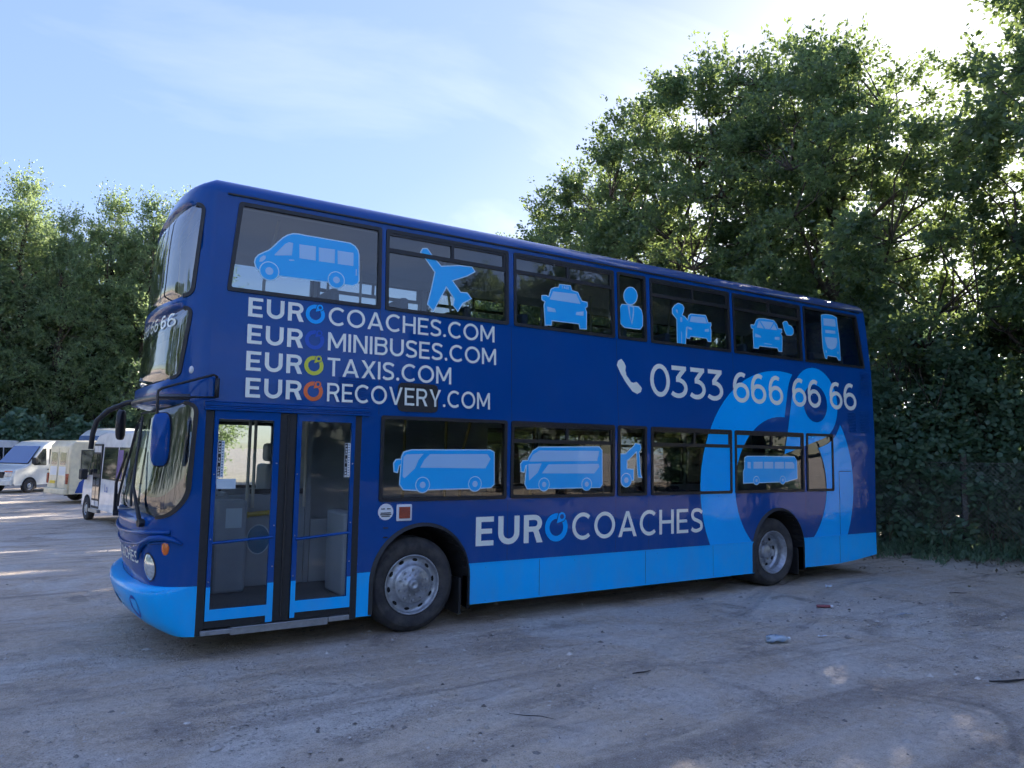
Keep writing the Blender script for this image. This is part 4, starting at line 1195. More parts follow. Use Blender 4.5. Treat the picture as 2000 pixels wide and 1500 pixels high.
# mirrors ---------------------------------------------------------------------------
mb = MB()
mb.tube([(.062,-.035,2.29),(.062,-.035,2.46)], .020, 8)
mb.tube([(.062,-.035,2.44),(.055,-.05,2.475),(.02,-.08,2.485),(-.40,-.24,2.335),(-.435,-.25,2.31),(-.44,-.255,2.27),(-.425,-.26,1.88)], .011, 8)
mb.tube([(.062,-.035,2.29),(-.43,-.25,2.255)], .009, 8)
mb.build('mirror_arm', DARKPL, bus, smooth=True)
def mirror_head(cx, cy, cz, w, h, d, yaw, mats, name='mirror'):
    N, K = 28, 7
    vs, fs = [], []
    ca, sa = math.cos(yaw), math.sin(yaw)
    def P(u, v, t): return (cx+u*ca-t*sa, cy+u*sa+t*ca, cz+v)
    rows = [(1.0,.5*d),(1.0,.1*d),(.97,-.05*d),(.9,-.18*d),(.75,-.33*d),(.45,-.45*d),(.02,-.5*d)]
    for f, t in rows:
        for k in range(N):
            a = 2*math.pi*k/N
            ex = .55
            u = math.copysign(abs(math.cos(a))**ex, math.cos(a))*w/2*f; v = math.copysign(abs(math.sin(a))**ex, math.sin(a))*h/2*f
            vs.append(P(u, v, t))
    mi = []
    for i in range(len(rows)-1):
        for k in range(N):
            k2 = (k+1) % N
            fs.append((i*N+k, i*N+k2, (i+1)*N+k2, (i+1)*N+k)); mi.append(0 if i < 2 else 1)
    fs.append(tuple(range(N-1, -1, -1))); mi.append(2)
    me = mesh_from(name, vs, fs, smooth=True)
    for m_ in mats: me.materials.append(m_)
    for p, i in zip(me.polygons, mi): p.material_index = i
    return link(name, me, None, bus)
mirror_head(-.40, -.265, 1.905, .150, .455, .11, math.radians(-18), [DARKPL, NAVY, CHROME])
mb = MB()
mb.tube([(-.28,2.30,2.36),(-.46,2.42,2.33),(-.63,2.52,2.24),(-.735,2.58,2.12),(-.765,2.60,1.98),(-.775,2.60,1.80)], [.026,.029,.030,.029,.028,.027], 10)
mb.build('mirror_arm', DARKPL, bus, smooth=True)
mirror_head(-.54, 2.02, 2.07, .085, .33, .12, math.radians(-20), [DARKPL, DARKPL, CHROME])
# ================================================================ ground
def ground_material():
    m, n, l, out = nodes('compacted_dirt_and_gravel')
    p = n.new('ShaderNodeBsdfPrincipled'); l.new(p.outputs[0], out.inputs[0])
    p.inputs['Roughness'].default_value = 0.92; p.inputs['Specular IOR Level'].default_value = 0.25
    g = n.new('ShaderNodeNewGeometry')
    def noise(scale, detail=6, rough=.55, dist=0.0, vec=None):
        t = n.new('ShaderNodeTexNoise'); t.inputs['Scale'].default_value = scale; t.inputs['Detail'].default_value = detail
        t.inputs['Roughness'].default_value = rough; t.inputs['Distortion'].default_value = dist
        l.new(vec or g.outputs['Position'], t.inputs['Vector']); return t.outputs['Fac']
    def rng(v, a, b, c=0.0, d=1.0):
        t = n.new('ShaderNodeMapRange'); l.new(v, t.inputs['Value'])
        for k, x in zip(('From Min','From Max','To Min','To Max'), (a,b,c,d)): t.inputs[k].default_value = x
        return t.outputs[0]
    def mix(fac, a, b, mode='MIX'):
        t = n.new('ShaderNodeMixRGB'); t.blend_type = mode
        if isinstance(fac, (int, float)): t.inputs[0].default_value = fac
        else: l.new(fac, t.inputs[0])
        for i, c in ((1, a), (2, b)):
            if isinstance(c, tuple): t.inputs[i].default_value = (*c, 1)
            else: l.new(c, t.inputs[i])
        return t.outputs[0]
    def math_(op, a, b):
        t = n.new('ShaderNodeMath'); t.operation = op
        for i, c in ((0, a), (1, b)):
            if isinstance(c, (int, float)): t.inputs[i].default_value = c
            else: l.new(c, t.inputs[i])
        return t.outputs[0]
    # tyre-track streaks run along the bus
    mpg = n.new('ShaderNodeMapping'); l.new(g.outputs['Position'], mpg.inputs[0])
    mpg.inputs['Rotation'].default_value = (0, 0, math.radians(14)); mpg.inputs['Scale'].default_value = (.16, 1.5, 1)
    streak = noise(1.5, 7, .6, .5, mpg.outputs[0])
    big = noise(.22, 5, .55, .6); mid = noise(1.3, 7, .62, .3); fine = noise(14, 8, .7); grit = noise(95, 3, .6)
    c = mix(rng(big, .40, .60), (.560, .435, .315), (.720, .580, .425))
    c = mix(rng(mid, .50, .64, 0, .8), c, (.700, .635, .555))
    dusty = rng(noise(.42, 6, .58, .9), .54, .62)
    c = mix(math_('MULTIPLY', dusty, .85), c, (.740, .680, .590))
    c = mix(rng(streak, .53, .64, 0, .75), c, (.690, .600, .505))
    c = mix(rng(streak, .34, .47, .85, 0), c, (.320, .262, .210))
    c = mix(rng(mid, .34, .45, .8, 0), c, (.290, .240, .195))
    # parallel tyre tracks curving through the yard
    mt = n.new('ShaderNodeMapping'); l.new(g.outputs['Position'], mt.inputs[0]); mt.inputs['Rotation'].default_value = (0, 0, math.radians(-24))
    wv = n.new('ShaderNodeTexWave'); wv.wave_type = 'RINGS'; wv.inputs['Scale'].default_value = .42; wv.inputs['Distortion'].default_value = 3.5; wv.inputs['Detail'].default_value = 4; wv.inputs['Detail Scale'].default_value = .8
    mt.inputs['Location'].default_value = (9, 14, 0); l.new(mt.outputs[0], wv.inputs['Vector'])
    trk = math_('MULTIPLY', rng(wv.outputs['Fac'], .72, .95), rng(big, .45, .60))
    c = mix(math_('MULTIPLY', trk, .30), c, (.300, .248, .205))
    c = mix(rng(fine, .36, .66), mix(.34, c, (.190, .160, .132)), mix(.22, c, (.74, .70, .64)))
    vor = n.new('ShaderNodeTexVoronoi'); vor.inputs['Scale'].default_value = 26; l.new(g.outputs['Position'], vor.inputs['Vector'])
    stones = rng(vor.outputs['Distance'], .05, .34, 1, 0)
    patch = rng(noise(.55, 5, .6, .4), .46, .56)
    sc_ = mix(vor.outputs['Color'], (.12, .105, .092), (.74, .70, .64))
    c = mix(math_('MULTIPLY', math_('MULTIPLY', stones, patch), .85), c, sc_)
    c = mix(math_('MULTIPLY', rng(grit, .32, .48, 1, 0), .45), c, (.12, .105, .092))
    c = mix(rng(grit, .54, .72, 0, .55), c, (.74, .70, .64))
    # a few dark oil stains
    oil = rng(noise(.9, 3, .5, 1.2), .66, .72)
    c = mix(math_('MULTIPLY', oil, .35), c, (.11, .10, .095))
    l.new(c, p.inputs['Base Color'])
    h = math_('ADD', math_('MULTIPLY', fine, .9), math_('MULTIPLY', grit, .35))
    h = math_('ADD', h, math_('MULTIPLY', mid, 2.6))
    h = math_('ADD', h, math_('MULTIPLY', math_('MULTIPLY', stones, patch), .8))
    h = math_('ADD', h, math_('MULTIPLY', streak, 3.2))
    h = math_('SUBTRACT', h, math_('MULTIPLY', trk, 1.0))
    b = n.new('ShaderNodeBump'); b.inputs['Strength'].default_value = 1; b.inputs['Distance'].default_value = .030
    l.new(h, b.inputs['Height']); l.new(b.outputs[0], p.inputs['Normal'])
    return m
GROUND = ground_material()
# one sheet: fine in the yard, coarse to the horizon; very shallow unevenness
def axis(lo, hi, step, far):
    a = list(np.arange(lo, hi+.01, step))
    k = [1.5, 4, 9, 20, 45, 100, 220, 500, 1100]
    return sorted([lo-d for d in k]+a+[hi+d for d in k])
gx, gy = axis(-16, 26, .5, 0), axis(-14, 40, .5, 0)
GX, GY = np.meshgrid(gx, gy)
rs = np.random.RandomState(5)
Z = np.zeros_like(GX)
for k in range(14):
    a, b, c = rs.uniform(-.8, .8, 2).tolist()+[rs.uniform(0, 6)]
    Z += .006*np.sin(a*GX+b*GY+c)
Z = np.minimum(Z, 0.012)-.012
dbus = np.maximum(np.maximum(-2-GX, GX-11), np.maximum(-1.2-GY, GY-4))
def gz(x, y):
    t = np.clip((np.asarray(y, float)-3.5)/12.5, 0, 1)
    return -.55*t*t*(3-2*t)
Z = np.where(dbus < 0, -.001, Z*np.clip(dbus/1.5, 0, 1))
Z = Z+gz(GX, GY)
nx, ny = len(gx), len(gy)
vs = np.stack([GX.ravel(), GY.ravel(), Z.ravel()], 1)
ii = (np.arange(ny-1)[:, None]*nx+np.arange(nx-1)[None]).ravel()
fs = np.stack([ii, ii+1, ii+nx+1, ii+nx], 1).tolist()
go = link('ground', mesh_from('ground', vs.tolist(), fs, smooth=True), GROUND)
tag(go, 'compacted grey dirt and gravel yard surface', 'ground', kind='structure')
# loose stones
rs = np.random.RandomState(11)
N = 15000
ico = [(0,0,1),(.9,0,.1),(.25,.86,.0),(-.75,.5,.1),(-.72,-.55,0),(.3,-.9,.1)]
icf = [(0,1,2),(0,2,3),(0,3,4),(0,4,5),(0,5,1)]
px = np.concatenate([rs.uniform(-3.5, 9, N), rs.uniform(-8, 20, 1200)]); py = np.concatenate([rs.uniform(-6, 1.5, N), rs.uniform(-8, 20, 1200)])
keep = np.sin(px*1.3+2*np.sin(py*.9))+np.sin(py*2.1+px*.7)+rs.uniform(-1.2, 1.6, len(px)) > .2
px, py = px[keep], py[keep]
sz = np.clip(rs.lognormal(math.log(.0068), .62, len(px)), .003, .040)
I = np.array(ico)
ang = rs.uniform(0, 6.28, len(px))
ca, sa = np.cos(ang)[:, None], np.sin(ang)[:, None]
sx = sz*rs.uniform(.8, 1.5, len(px)); szz = sz*rs.uniform(.4, .9, len(px))
jit = 1+rs.uniform(-.3, .3, (len(px), 6))
lx, ly = I[None, :, 0]*sx[:, None]*jit, I[None, :, 1]*sz[:, None]*jit
V = np.stack([px[:, None]+lx*ca-ly*sa, py[:, None]+lx*sa+ly*ca, I[None, :, 2]*szz[:, None]-.004+gz(px, py)[:, None]+0*lx], 2).reshape(-1, 3)
F = (np.arange(len(px))[:, None, None]*6+np.array(icf)[None]).reshape(-1, 3)
me = mesh_from('loose_stones', V.tolist(), F.tolist())
STONE, n_, l_, out_ = nodes('loose_stone')
p_ = n_.new('ShaderNodeBsdfPrincipled'); p_.inputs['Roughness'].default_value = .9; l_.new(p_.outputs[0], out_.inputs[0])
gg = n_.new('ShaderNodeNewGeometry'); cr = n_.new('ShaderNodeValToRGB'); l_.new(gg.outputs['Random Per Island'], cr.inputs[0])
cr.color_ramp.elements[0].color = (.12,.105,.092,1); cr.color_ramp.elements[1].color = (.66,.61,.55,1); l_.new(cr.outputs[0], p_.inputs['Base Color'])
st = link('loose_stones', me, STONE)
tag(st, 'small loose stones scattered over the dirt yard', 'gravel', kind='stuff')
# ================================================================ vegetation
def leaf_material(name, dark, mid, light, trans=.45, tcol=(.30,.42,.05)):
    m, n, l, out = nodes(name)
    g = n.new('ShaderNodeNewGeometry')
    cr = n.new('ShaderNodeValToRGB'); l.new(g.outputs['Random Per Island'], cr.inputs[0])
    e = cr.color_ramp.elements
    e[0].position = 0; e[0].color = (*dark, 1); e[1].position = 1; e[1].color = (*light, 1)
    q = e.new(.55); q.color = (*mid, 1)
    p = n.new('ShaderNodeBsdfPrincipled'); p.inputs['Roughness'].default_value = .42; p.inputs['Specular IOR Level'].default_value = .6
    l.new(cr.outputs[0], p.inputs['Base Color'])
    t = n.new('ShaderNodeBsdfTranslucent')
    mm = n.new('ShaderNodeMixRGB'); mm.inputs[0].default_value = .6; l.new(cr.outputs[0], mm.inputs[1]); mm.inputs[2].default_value = (*tcol, 1)
    l.new(mm.outputs[0], t.inputs[0])
    s = n.new('ShaderNodeMixShader'); s.inputs[0].default_value = trans
    l.new(p.outputs[0], s.inputs[1]); l.new(t.outputs[0], s.inputs[2]); l.new(s.outputs[0], out.inputs[0])
    return m
LEAF_OAK = leaf_material('oak_leaf', (.045,.098,.068), (.072,.140,.088), (.118,.180,.092), .52, (.38,.48,.11))
LEAF_POP = leaf_material('poplar_leaf', (.110,.185,.120), (.155,.235,.140), (.220,.290,.155), .60, (.48,.60,.22))
LEAF_IVY = leaf_material('hedge_leaf', (.080,.165,.110), (.125,.225,.150), (.180,.270,.175), .45, (.30,.44,.18))
LEAF_DRY = leaf_material('dry_weed', (.10,.085,.05), (.16,.135,.075), (.22,.19,.11), .3, (.2,.17,.08))
BARK = principled('bark', (.085,.070,.055), rough=.95, var=.4, var_scale=9, bump=.02, bump_scale=22)

def leaves_mesh(name, pos, nrm_bias, length, width, rs, cl_dir=None, face=None):
    """pos (N,3): one folded four-point leaf each"""
    N = len(pos)
    d = rs.normal(size=(N, 3)); d /= np.linalg.norm(d, axis=1)[:, None]
    if cl_dir is not None:
        d = d*.75+cl_dir; d /= np.linalg.norm(d, axis=1)[:, None]
    nn = rs.normal(size=(N, 3)); nn[:, 2] = np.abs(nn[:, 2])+nrm_bias
    if face is not None:
        nn = nn*.7+np.array(face)[None]
        d = d-nn*(np.sum(d*nn, 1)/np.sum(nn*nn, 1))[:, None]*.8; d /= np.linalg.norm(d, axis=1)[:, None]
    s = np.cross(d, nn); s /= (np.linalg.norm(s, axis=1)[:, None]+1e-9)
    L = (length*rs.uniform(.65, 1.25, N))[:, None]; Wd = (width*rs.uniform(.7, 1.25, N))[:, None]
    up_ = np.cross(s, d)
    a = pos; b = pos+d*L*.5+s*Wd*.5+up_*Wd*.15; c = pos+d*L; e = pos+d*L*.5-s*Wd*.5+up_*Wd*.15
    V = np.stack([a, b, c, e], 1).reshape(-1, 3)
    me = bpy.data.meshes.new(name)
    me.vertices.add(4*N); me.loops.add(4*N); me.polygons.add(N)
    me.vertices.foreach_set('co', V.astype(np.float32).ravel())
    me.loops.foreach_set('vertex_index', np.arange(4*N, dtype=np.int32))
    me.polygons.foreach_set('loop_start', np.arange(0, 4*N, 4, dtype=np.int32))
    me.polygons.foreach_set('loop_total', np.full(N, 4, dtype=np.int32))
    me.update(); me.validate()
    return me

def tree_proto(seed, H, base, rx, nlimb, nclump, twigs, lpt, leaf, cl=.55, top_taper=1.0, spread=1.0):
    """returns (trunk mesh, crown mesh); crown between z=base and z=H, radius rx"""
    rs = np.random.RandomState(seed)
    mb = MB()
    # trunk
    tr = [np.array([0, 0, -.1])]
    for k in range(1, 9):
        tr.append(np.array([rs.normal()*.12*k/4, rs.normal()*.12*k/4, (H*.82)*k/8]))
    r0 = H*.018+.05
    mb.tube([tuple(p) for p in tr], [r0*(1-.85*k/8)+.02 for k in range(9)], 8)
    def trunk_at(z): 
        f = np.clip(z/(H*.82)*8, 0, 7.999); i = int(f); return tr[i]*(1-(f-i))+tr[i+1]*(f-i)
    limbs = []
    for k in range(nlimb):
        z0 = base*.7+(H*.72-base*.7)*(k+rs.uniform(0, .8))/nlimb
        az = k*2.4+rs.uniform(-.4, .4)
        st_ = trunk_at(z0)
        hfrac = (z0-base)/(H-base)
        ln = rx*(1.0-.35*max(0, hfrac))*rs.uniform(.75, 1.15)
        el = .35+.7*max(0, hfrac)+rs.uniform(-.15, .2)
        pts = [st_]
        dr = np.array([math.cos(az)*math.cos(el), math.sin(az)*math.cos(el), math.sin(el)])
        for j in range(1, 6):
            dr = dr+rs.normal(size=3)*.16+np.array([0, 0, .05]); dr /= np.linalg.norm(dr)
            pts.append(pts[-1]+dr*ln/5)
        rr = r0*.30*(1-.5*max(0, hfrac))
        mb.tube([tuple(p) for p in pts], [rr*(1-.8*j/5)+.008 for j in range(6)], 6, caps=False)
        limbs.append(pts)
    LP = np.array([p for L in limbs for p in L[2:]]+[tuple(trunk_at(H*.7)), tuple(trunk_at(H*.8))])
    # clump centres in a lumpy ovoid
    lob = rs.normal(size=(7, 3)); lob /= np.linalg.norm(lob, axis=1)[:, None]; la = rs.uniform(.05, .35, 7)
    cs = []
    zc_, hz = (base+H)/2, (H-base)/2
    while len(cs) < nclump:
        v = rs.uniform(-1, 1, 3)
        rr = np.linalg.norm(v)
        if rr > 1 or rr < .25: continue
        if rr < .6 and rs.rand() < .45: continue
        dirn = v/rr
        bump = .78+sum(a*max(0, dirn @ q)**4 for a, q in zip(la, lob))
        zf = (v[2]+1)/2
        taper = 1-(1-top_taper)*zf
        p = np.array([v[0]*rx*bump*taper, v[1]*rx*bump*taper, zc_+v[2]*hz*min(1.05, bump+.15)])
        if cs and min(np.linalg.norm(p-q) for q in cs[-40:]) < cl*.7: 
            if rs.rand() < .7: continue
        cs.append(p)
    pos, dirs = [], []
    for c in cs:
        i = np.argmin(np.linalg.norm(LP-c, axis=1)+np.maximum(0, LP[:, 2]-c[2])*.8)
        a = LP[i]
        mid_ = (a+c)/2+rs.normal(size=3)*.15+np.array([0, 0, .1])
        mb.tube([tuple(a), tuple(mid_), tuple(c)], [.030, .018, .008], 4, caps=False)
        out_d = c-np.array([0, 0, zc_]); out_d /= (np.linalg.norm(out_d)+1e-6)
        nt = max(3, int(twigs*rs.uniform(.7, 1.3)))
        td = rs.normal(size=(nt, 3)); td[:, 2] = td[:, 2]*.7+.25
        td /= np.linalg.norm(td, axis=1)[:, None]
        td = td*.85+out_d*.5
        tl = cl*rs.uniform(.5, 1.35, nt)
        for k in range(nt):
            m = max(3, int(lpt*rs.uniform(.7, 1.3)))
            t = rs.uniform(.15, 1.0, m)**.8
            P = c+td[k]*(tl[k]*t)[:, None]+rs.normal(size=(m, 3))*.055*spread
            pos.append(P); dirs.append(np.repeat(td[k][None], m, 0))
            if k % 3 == 0:
                e = c+td[k]*tl[k]*.8
                mb.tube([tuple(c), tuple(e)], [.007, .003], 3, caps=False)
    pos = np.concatenate(pos); dirs = np.concatenate(dirs)
    crown = leaves_mesh('crown', pos, .5, leaf, leaf*.62, rs, dirs*.6)
    trunk = mb.mesh('trunk')
    for p in trunk.polygons: p.use_smooth = True
    return trunk, crown

def put_tree(name, proto, loc, rz, s, leafmat, label, group, sz=None):
    e = empty(name, loc, rz)
    e.scale = (s, s, sz or s)
    t, c = proto
    link('trunk', t, BARK, e); link('crown', c, leafmat, e)
    tag(e, label, 'tree', group)
    return e

OAK = [tree_proto(21, 13.2, 2.2, 3.5, 16, 255, 15, 19, .128, .62),
       tree_proto(35, 13.0, 2.0, 3.3, 15, 245, 15, 19, .128, .62),
       tree_proto(58, 12.6, 2.2, 3.8, 17, 265, 15, 19, .128, .62)]
POPLAR = [tree_proto(71, 20.0, .4, 3.6, 20, 210, 20, 13, .17, 1.25, top_taper=.4),
          tree_proto(83, 19.2, .4, 3.7, 20, 210, 20, 13, .17, 1.25, top_taper=.45)]
# right-hand row behind the fence: (x, y, proto, scale, label)
RIGHT = [
 (15.6,-6.8,2,.98,'oak tree beyond the fence, outside the right edge of the picture'),
 (15.3,-3.2,1,1.00,'oak tree cut off by the right edge of the picture'),
 (16.4,-1.3,0,.92,'tall oak tree at the upper right corner, sun glinting in its crown'),
 (15.2,3.9,2,.96,'broad oak tree right of the bus rear'),
 (15.8,6.6,1,1.07,'oak tree with the highest spiky top, above the bus rear windows'),
 (14.8,9.3,0,.98,'oak tree above the bus roof, second from its left end of the tall row'),
 (15.6,13.4,2,.98,'leftmost tall oak tree of the row, rising above the middle of the bus roof'),
 (16.2,17.6,1,.86,'smaller oak tree at the low left end of the row behind the bus'),
 (17.0,21.6,0,.86,'lowest small tree top just showing over the bus roof beside the open sky'),
 (19.6,-5.2,2,.95,'oak tree in the second rank, behind the trees at the right edge'),
]
for i, (x, y, k, s, lab) in enumerate(RIGHT):
    put_tree('oak_tree', OAK[k], (x, y, 0), i*1.9+.4, s, LEAF_OAK, lab, 'oak trees beyond the fence')
MIDL = ['nearest the bus','second from the bus','third from the bus','fourth from the bus','fifth from the bus','sixth from the bus','farthest from the bus']
for i in range(7):  # unseen trees added to keep the parked vans in shade
    put_tree('oak_tree', OAK[(i+1) % 3], (18.3+.8*math.sin(i*2.2), 25.5+i*3.7, -.5), i*1.1, .78+.04*math.sin(i*1.9), LEAF_OAK, 'lower oak tree hidden behind the bus body, added to shade the vans, %s' % MIDL[i], 'lower oak trees added for their shade')
LEFT = [(-15.5,51,1,1.0,'poplar outside the left edge of the picture, farthest left of the front rank'),(-12.4,50,0,1.0,'poplar outside the left edge of the picture, second of the front rank'),(-9.2,51,1,1.0,'poplar just outside the left edge of the picture'),
        (-6.3,50,0,1.02,'poplar cut off by the left edge of the picture'),(-3.4,51,1,1.06,'sunlit poplar near the left edge, above the pale white minibus'),(-.9,49.5,0,.90,'sunlit poplar above the cream minibus'),
        (1.7,50.5,1,1.04,'sunlit poplar with a bright rounded top, midway between left edge and bus'),(4.1,49.5,0,1.0,'sunlit poplar just left of the bus upper windscreen'),(6.4,51,1,1.08,'tallest poplar, its top showing beside the front corner of the bus roof'),(8.3,52,0,.98,'poplar mostly hidden behind the bus front'),
        (-8,56,0,.9,'poplar in the rear rank, outside the left edge'),(-4.8,56,0,.86,'poplar in the rear rank at the left edge'),(-2.2,56,1,.98,'poplar in the rear rank behind the gap above the cream minibus'),(.5,56,0,.9,'poplar in the rear rank left of the bright rounded poplar'),(3.0,56,1,.95,'poplar in the rear rank right of the bright rounded poplar'),(5.6,56.5,0,1.0,'poplar in the rear rank nearest the bus front')]
for i, (x, y, k, s, lab) in enumerate(LEFT):
    put_tree('poplar_tree', POPLAR[k], (x, y, -.55), i*2.3, s, LEAF_POP, lab, 'poplar trees beyond the parked vans')

def bush_mesh(seed, L, D, H, n, leaf):
    rs = np.random.RandomState(seed)
    P, Dn = [], []
    cl = int(n/55)
    for k in range(cl):
        x = rs.uniform(-L/2, L/2); zf = rs.uniform(.02, 1)**.8
        w = D/2*(1-.35*zf)
        lump = .72+.28*math.sin(x*3.1+seed+zf*4)*math.sin(zf*6.5+x*1.7)
        y = -w*rs.uniform(.75, 1.1)*lump if rs.rand() < .8 else rs.uniform(-w, w)
        h = H*(.82+.18*math.sin(x*2.1+seed)+.12*math.sin(x*5.3+seed*2))
        c = np.array([x, y, zf*h])
        m = 55
        d = rs.normal(size=3); d[2] = d[2]*.5-.15; d[1] -= .4; d /= np.linalg.norm(d)
        t = rs.uniform(0, 1, m)
        P.append(c+d*(t*.55)[:, None]+rs.normal(size=(m, 3))*.11); Dn.append(np.repeat(d[None], m, 0))
    P = np.concatenate(P); Dn = np.concatenate(Dn)
    P[:, 2] = np.abs(P[:, 2])
    me = leaves_mesh('foliage', P, .3, leaf, leaf*.75, rs, Dn*.5, (0, -1.1, .75))
    mb = MB()
    for k in range(26):
        x = rs.uniform(-L/2, L/2); y = rs.uniform(-.3, .3)*D
        mb.tube([(x, y, -.05), (x+rs.normal()*.2, y+rs.normal()*.2, H*.5), (x+rs.normal()*.5, y+rs.normal()*.3, H*.95)], [.03, .02, .006], 5, caps=False)
    return me, mb.mesh('stems')
BUSH = [bush_mesh(3, 3.0, 1.7, 4.2, 15000, .135), bush_mesh(9, 3.0, 1.6, 3.7, 14000, .135), bush_mesh(14, 3.4, 2.0, 3.2, 9000, .22)]
def put_bush(k, loc, rz, s, label, group, mat=LEAF_IVY):
    e = empty('hedge_bush', loc, rz); e.scale = s
    link('foliage', BUSH[k][0], mat, e); link('stems', BUSH[k][1], BARK, e)
    tag(e, label, 'bush', group)
# fence line runs (12.3,1.2) -> (13.8,-.55) and on both ways
fdir = Vector((.62, -.785, 0)); f0 = Vector((12.75, 1.55, 0)); fn = Vector((-.785, -.62, 0))
frz = math.atan2(fdir.y, fdir.x)
labs = ['ivy-covered bush directly right of the bus rear corner','dense bush hanging over the wire fence, second from the bus','bush above the bare wire fence at the right edge','bush outside the right edge of the picture','dense bush hidden behind the bus rear','bush behind the bus, farthest along the fence','bush in the second rank filling the hedge right of the bus','bush in the second rank behind the fence middle','bush in the second rank at the right edge','bush in the second rank beyond the right edge']
for i, (s_, k, sc_) in enumerate(((-.2,0,(1,1,.98)),(2.3,1,(1,1,1.05)),(4.6,0,(1,.8,.92)),(7.2,1,(1,1,1)),(-3.0,1,(1,1,1)),(-5.9,0,(1,1,.9)),(1.0,1,(1.1,1.2,1.55)),(3.6,0,(1.1,1.2,1.35)),(6.0,1,(1.1,1.2,1.5)),(8.6,0,(1.1,1.2,1.3)))):
    p = f0+fdir*s_-fn*((.80 if i == 0 else 1.0 if i == 1 else 1.35) if i < 6 else 2.6)
    if s_ < -1: p = Vector((13.0+.2*i, 3.4-(s_+3.0)*1.0, 0))
    put_bush(k, p, frz if s_ > -1 else math.radians(-88), sc_, labs[i], 'hedge bushes along the fence')
llabs = ['dark bush behind the parked vans, leftmost of the row','dark bush behind the white van, second from the left','dark bush behind the cream minibus','dark bush behind the coach roof','dark bush left of the bus front mirrors','dark bush hidden behind the bus front']
for i in range(6):
    put_bush(2, (-9.0+i*3.1, 48.0+.5*math.sin(i*2.0), -.55), .15*math.sin(i), (1.2,1.3,1.35+.12*math.sin(i*1.7)), llabs[i], 'bushes under the poplars', LEAF_IVY)

# wire fence -----------------------------------------------------------------
WIRE = principled('galvanised_wire', (.20,.20,.20), rough=.6, metal=.3)
CONC = principled('weathered_post', (.10,.095,.085), rough=.9, var=.3, var_scale=12)
fe = empty('wire_fence', f0, frz); tag(fe, 'chain-link wire fence with posts at the foot of the hedge', 'fence')
mb = MB()
Lf, Hf, stp = 10.5, 1.75, .085
k = 0
nx_ = int(Lf/stp)
for i in range(-int(Hf/stp), nx_):
    for sgn in (1, -1):
        xa = i*stp-1.2 if sgn == 1 else i*stp-1.2+Hf
        pts = [(xa, 0, .03), (xa+sgn*Hf, 0, .03+Hf)]
        x0_, x1_ = pts[0][0], pts[1][0]
        if min(x0_, x1_) < -1.3 or max(x0_, x1_) > Lf-1.0: continue
        sag = .02*math.sin(i*.7)
        mb.tube([pts[0], ((x0_+x1_)/2, sag, .03+Hf/2), pts[1]], .0035, 3, caps=False)
mb.tube([(-1.3,0,.05),(Lf-1,0,.05)], .004, 4); mb.tube([(-1.3,0,Hf+.02),(Lf-1,0,Hf+.02)], .004, 4)
wm = mb.build('wire_mesh', WIRE, fe); wm['kind'] = 'stuff'
for x in (-1.2, 1.5, 4.2, 6.9, 9.4):
    mb = MB(); mb.box(x-.05, x+.05, .01, .11, -.1, 1.95); mb.build('fence_post', CONC, fe, bevel=.012)
# weeds and dead stems at the fence foot
rs = np.random.RandomState(2)
P, Dn = [], []
for k in range(900):
    s_ = rs.uniform(-2.0, 9.5); o_ = abs(rs.normal())*(.35 if rs.rand() < .7 else .8)
    c = np.array(f0+fdir*s_+fn*(o_-.1))
    m = 12
    d = np.array([rs.normal()*.35, rs.normal()*.35, 1.0]); d /= np.linalg.norm(d)
    t = rs.uniform(0, 1, m); hgt = rs.uniform(.08, .42)*(1.2-min(1, o_))
    P.append(c+d*(t*hgt)[:, None]+rs.normal(size=(m, 3))*.03); Dn.append(np.repeat(d[None], m, 0))
P = np.concatenate(P); P[:, 2] = np.abs(P[:, 2])
w = link('weeds', leaves_mesh('weeds', P, .1, .13, .03, rs, np.concatenate(Dn)*1.2), LEAF_IVY)
tag(w, 'low weeds and grass along the foot of the fence', 'weeds', kind='stuff')
mb = MB()
for k in range(260):
    s_ = rs.uniform(-1.5, 9.5); o_ = rs.normal()*.3
    c = f0+fdir*s_+fn*(o_+.1)
    if rs.rand() < .4:
        a = rs.uniform(0, 6.28); L_ = rs.uniform(.1, .6)
        mb.tube([tuple(c+Vector((0,0,.02))), tuple(c+Vector((math.cos(a)*L_, math.sin(a)*L_, .03+rs.uniform(0,.08))))], .005, 3, caps=False)
    else:
        L_ = rs.uniform(.3, 1.3)
        mb.tube([tuple(c), tuple(c+Vector((rs.normal()*.1, rs.normal()*.1, L_*.6))), tuple(c+Vector((rs.normal()*.3, rs.normal()*.3, L_)))], [.006,.005,.003], 3, caps=False)
w = mb.build('dead_stems', LEAF_DRY, None); tag(w, 'dry brown stems and twigs tangled at the fence', 'twigs', kind='stuff')

# trees and thicket on the near side of the yard, seen mirrored in the bus
ords = ['first','second','third','fourth','fifth','sixth','seventh','eighth','ninth','tenth','eleventh','twelfth','thirteenth','fourteenth','fifteenth','sixteenth']
for i in range(16):
    x = -18+i*3.3; y = -37-2.5*math.sin(i*1.7)+(0 if i < 11 else (i-10)*3.0)
    s_ = .56+.06*math.sin(i*2.3) if i < 9 else .56+.075*(i-8)
    put_tree('oak_tree', OAK[i % 3], (x, y, 0), i*1.3, s_, LEAF_OAK, 'oak tree opposite the bus, mirrored in its windows, %s from the left' % ords[i], 'trees on the near side of the yard')
    if i % 2 == 0:
        e = empty('hedge_bush', (x+1.4, y+2.2, 0), math.pi); e.scale = (2.2, 1.3, 1.0)
        link('foliage', BUSH[2][0], LEAF_IVY, e); link('stems', BUSH[2][1], BARK, e)
        tag(e, 'broad bush under the trees opposite the bus, %s from the left' % ords[i//2], 'bush', 'bushes on the near side of the yard')

